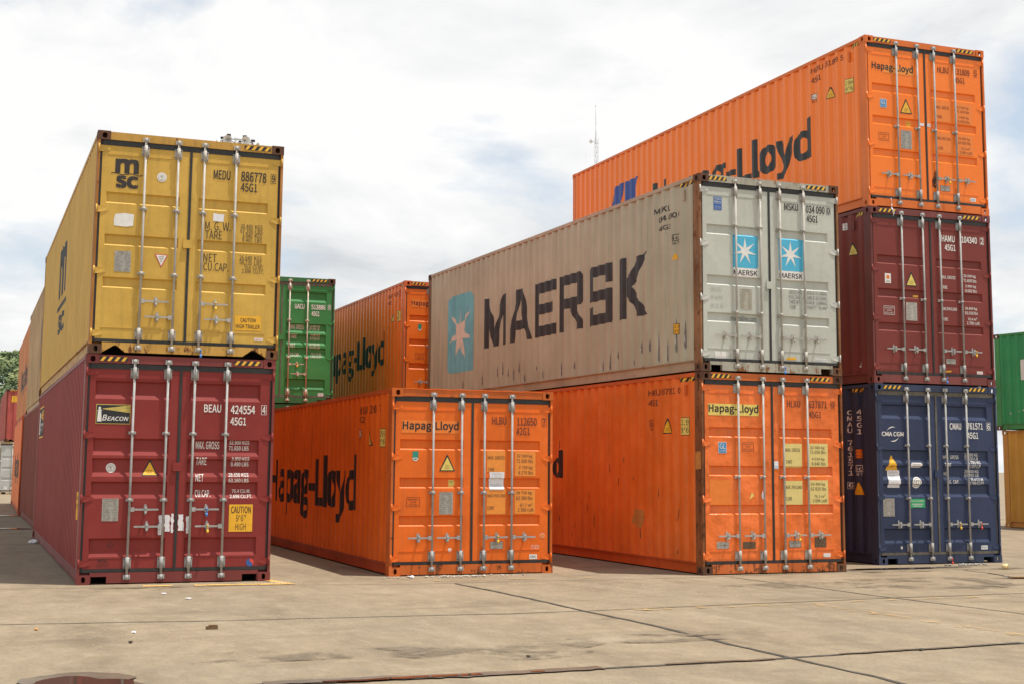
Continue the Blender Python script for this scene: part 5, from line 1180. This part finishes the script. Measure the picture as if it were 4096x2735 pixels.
def crown(bm, c, rx, rz, n, size, rnd, mi=0, shell=.55):
    for _ in range(n):
        t = rnd.uniform(0, 6.283); u = rnd.uniform(-1, 1); q = (shell + (1 - shell) * rnd.random()); s_ = math.sqrt(1 - u * u)
        p = Vector((c[0] + rx * q * s_ * math.cos(t), c[1] + rx * q * s_ * math.sin(t), c[2] + rz * q * u))
        a = Vector((rnd.uniform(-1, 1), rnd.uniform(-1, 1), rnd.uniform(-.5, .5))).normalized(); b_ = a.orthogonal().normalized(); b_ = (b_ + Vector((0, 0, rnd.uniform(-.4, .4)))).normalized(); k = size * rnd.uniform(.5, 1.3)
        f = bm.faces.new([bm.verts.new(p + a * k), bm.verts.new(p + b_ * k * .6), bm.verts.new(p - a * k), bm.verts.new(p - b_ * k * .6)]); f.material_index = mi
rnd = random.Random(21); bm = bmesh.new()
for i in range(330):
    x = -96 + rnd.gauss(0, 22); y = 226 + rnd.random() * 64; j = (y - 215) / 16
    z = 18.5 * math.exp(-((x + 92) / 55.0) ** 2) * math.sin(min(1, j / 4) * math.pi / 2)
    rr = rnd.uniform(1.5, 3.2); cz = z + rnd.uniform(1.0, 3.0); mi = rnd.choice((0, 0, 1, 2))
    for kk in range(3): crown(bm, (x + rnd.uniform(-1, 1) * rr * .6, y + rnd.uniform(-1, 1) * rr * .6, cz + rnd.uniform(-.5, 1.2)), rr * .75, rr * .6, 60, .36, rnd, mi)
tag(link_mesh('woodland', bm, leafs), 'mass of mixed green trees covering the far hillside at the left edge', kind='stuff')
def far_tree(x, y, z0, hh, rx, label, seed, mat):
    rnd = random.Random(seed); t = empty('tree', (x, y, z0)); tag(t, label, 'tree', None)
    bm = bmesh.new(); tube(bm, (0, 0, -1), (0, 0, hh * .75), .35, .2, 8)
    lim = []
    for i in range(9):
        a = i * 2.4; e = Vector((rx * .75 * math.cos(a), rx * .75 * math.sin(a), hh * rnd.uniform(.86, 1.0))); tube(bm, (0, 0, hh * rnd.uniform(.5, .72)), e, .14, .05, 6); lim.append(e)
    link_mesh('trunk', bm, trunk_m, t)
    bm = bmesh.new()
    for e in lim: crown(bm, e + Vector((0, 0, .4)), rx * .36, .8, 110, .34, rnd, 0, .2)
    link_mesh('crown', bm, mat, t)
far_tree(-104.0, 287, 17.5, 6.2, 3.0, 'flat-topped tree standing out above the hillside wood', 3, leafs[0])

# ------------------------------------------------------------------ bits lying on the yard
def pebble_bm(size, rnd, flat=.6):
    bm = bmesh.new(); bmesh.ops.create_icosphere(bm, subdivisions=1, radius=size)
    for v in bm.verts: v.co *= rnd.uniform(.75, 1.2); v.co.z *= flat
    return bm
rnd = random.Random(8)
def stones(name, area, n, m, label, size=(.004, .016)):
    bm = bmesh.new()
    for _ in range(n):
        u, v = rnd.gauss(0, .4), rnd.gauss(0, .4); x = area[0] + area[2] * u * area[4] - area[3] * v * area[5]; y = area[1] + area[2] * u * area[5] + area[3] * v * area[4]
        k = rnd.uniform(*size); p = pebble_bm(k, rnd); 
        me = bpy.data.meshes.new('t'); p.to_mesh(me); p.free(); n0 = len(bm.verts); bm.from_mesh(me); bpy.data.meshes.remove(me); bm.verts.ensure_lookup_table()
        for w_ in bm.verts[n0:]: w_.co += Vector((x, y, k * .45 + .004))
    tag(link_mesh(name, bm, m), label, kind='stuff')
c21, s21 = math.cos(R(21.3)), math.sin(R(21.3))
chalk = plain('pale_stone', (.50, .46, .39), .9, 0, .2, 20)
stones('gravel', (-.75, 19.42, 1.15, .16, c21, s21), 120, chalk, 'pale crushed stones along the sill of the low orange container', (.004, .022))
stones('gravel', (-3.0, 18.15, .35, .16, c21, s21), 70, chalk, 'white grit by the right foot of the maroon container', (.003, .011))
stones('gravel', (7.35, 22.55, .55, .14, c21, s21), 45, plain('grey_stone', (.30, .29, .27), .9, 0, .3, 20), 'grey stones at the right foot of the navy container', (.008, .030))
stones('gravel', (1.5, 17.8, 2.8, 1.8, c21, s21), 160, chalk, 'scattered white grit over the open yard', (.003, .008))
stones('gravel', (-2.5, 13.5, 3.4, 3.0, c21, s21), 110, chalk, 'scattered pale grit over the near slabs', (.003, .007))
def litter(name, label, cat, x, y, shape, m, rz=0):
    o = link_mesh(name, shape, m); o.location = (x, y, .006); o.rotation_euler = (0, 0, R(rz)); tag(o, label, cat)
bm = bmesh.new(); box(bm, -.055, .055, -.022, .022, 0, .022); box(bm, -.03, .05, -.018, .012, .0225, .034); bmesh.ops.bevel(bm, geom=bm.edges[:], offset=.003, segments=1)
litter('wood_scrap', 'small brown wood scrap lying on the near slab', 'wood', -2.74, 13.06, bm, plain('brown_wood', (.16, .09, .04), .8, 0, .3, 30), 15)
def crumple(size, seed, flat):
    rn = random.Random(seed); bm = bmesh.new(); bmesh.ops.create_icosphere(bm, subdivisions=2, radius=size)
    for v in bm.verts: v.co *= rn.uniform(.7, 1.25); v.co.z = max(0, v.co.z * flat + size * flat * .6)
    return bm
litter('litter', 'crumpled pale yellow scrap near the foot of the navy container', 'litter', 7.62, 21.72, crumple(.055, 4, .9), plain('pale_yellow_scrap', (.70, .55, .28), .8))
litter('litter', 'white crumpled paper beside the long side of the maroon container', 'litter', -9.05, 26.75, crumple(.09, 6, .45), paper_m)
litter('litter', 'pale blue paper scrap on the slab at the right', 'litter', 4.15, 11.05, crumple(.045, 9, .25), plain('bluish_paper', (.55, .62, .70), .8))
litter('litter', 'flat white flake on the slab in front of the maroon container', 'litter', -4.05, 16.55, crumple(.035, 12, .12), paper_m)
litter('litter', 'larger white flake farther from the maroon container', 'litter', -3.62, 15.95, crumple(.04, 14, .12), paper_m)
litter('litter', 'white scrap stuck on the sill edge of the low orange container', 'litter', -1.33, 19.12, crumple(.035, 17, .6), paper_m)
for i, (x, y, lb) in enumerate([(-4.29, 12.86, 'small ochre pebble at the left edge of the near slab'), (-3.36, 12.69, 'white pebble left of the wood scrap'), (.15, 11.3, 'dark pebble near the wet joint'), (3.45, 11.9, 'dark pebble at the right of the crossing joints'), (-3.2, 12.0, 'dark twig-sized chip below the white pebble')]):
    o = link_mesh('pebble', pebble_bm(.022, random.Random(i)), (plain('ochre_stone', (.50, .28, .08), .9), paper_m, crack_m, crack_m, crack_m)[i]); o.location = (x, y, .012); tag(o, lb, 'stone', 'pebbles on the yard')
# a rag hanging from the bottom gasket of the topmost container
x, y, a = POSE['T']; c, s = math.cos(R(a)), math.sin(R(a)); bm = bmesh.new(); tube(bm, (0, 0, 0), (.012, 0, -.10), .004, n=6); tube(bm, (.012, 0, -.10), (0, 0, -.17), .006, n=6); tube(bm, (0, 0, -.17), (.045, -.005, -.24), .018, .012, n=8); tube(bm, (.045, -.005, -.24), (.03, 0, -.30), .010, .004, n=8)
o = link_mesh('rag', bm, paper_m); o.location = (x + .43 * c + .012 * s, y + .43 * s - .012 * c, 2 * Z1 + .155); o.rotation_euler = (0, 0, R(a)); tag(o, 'white rag on a string under the door of the topmost orange container', 'rag')
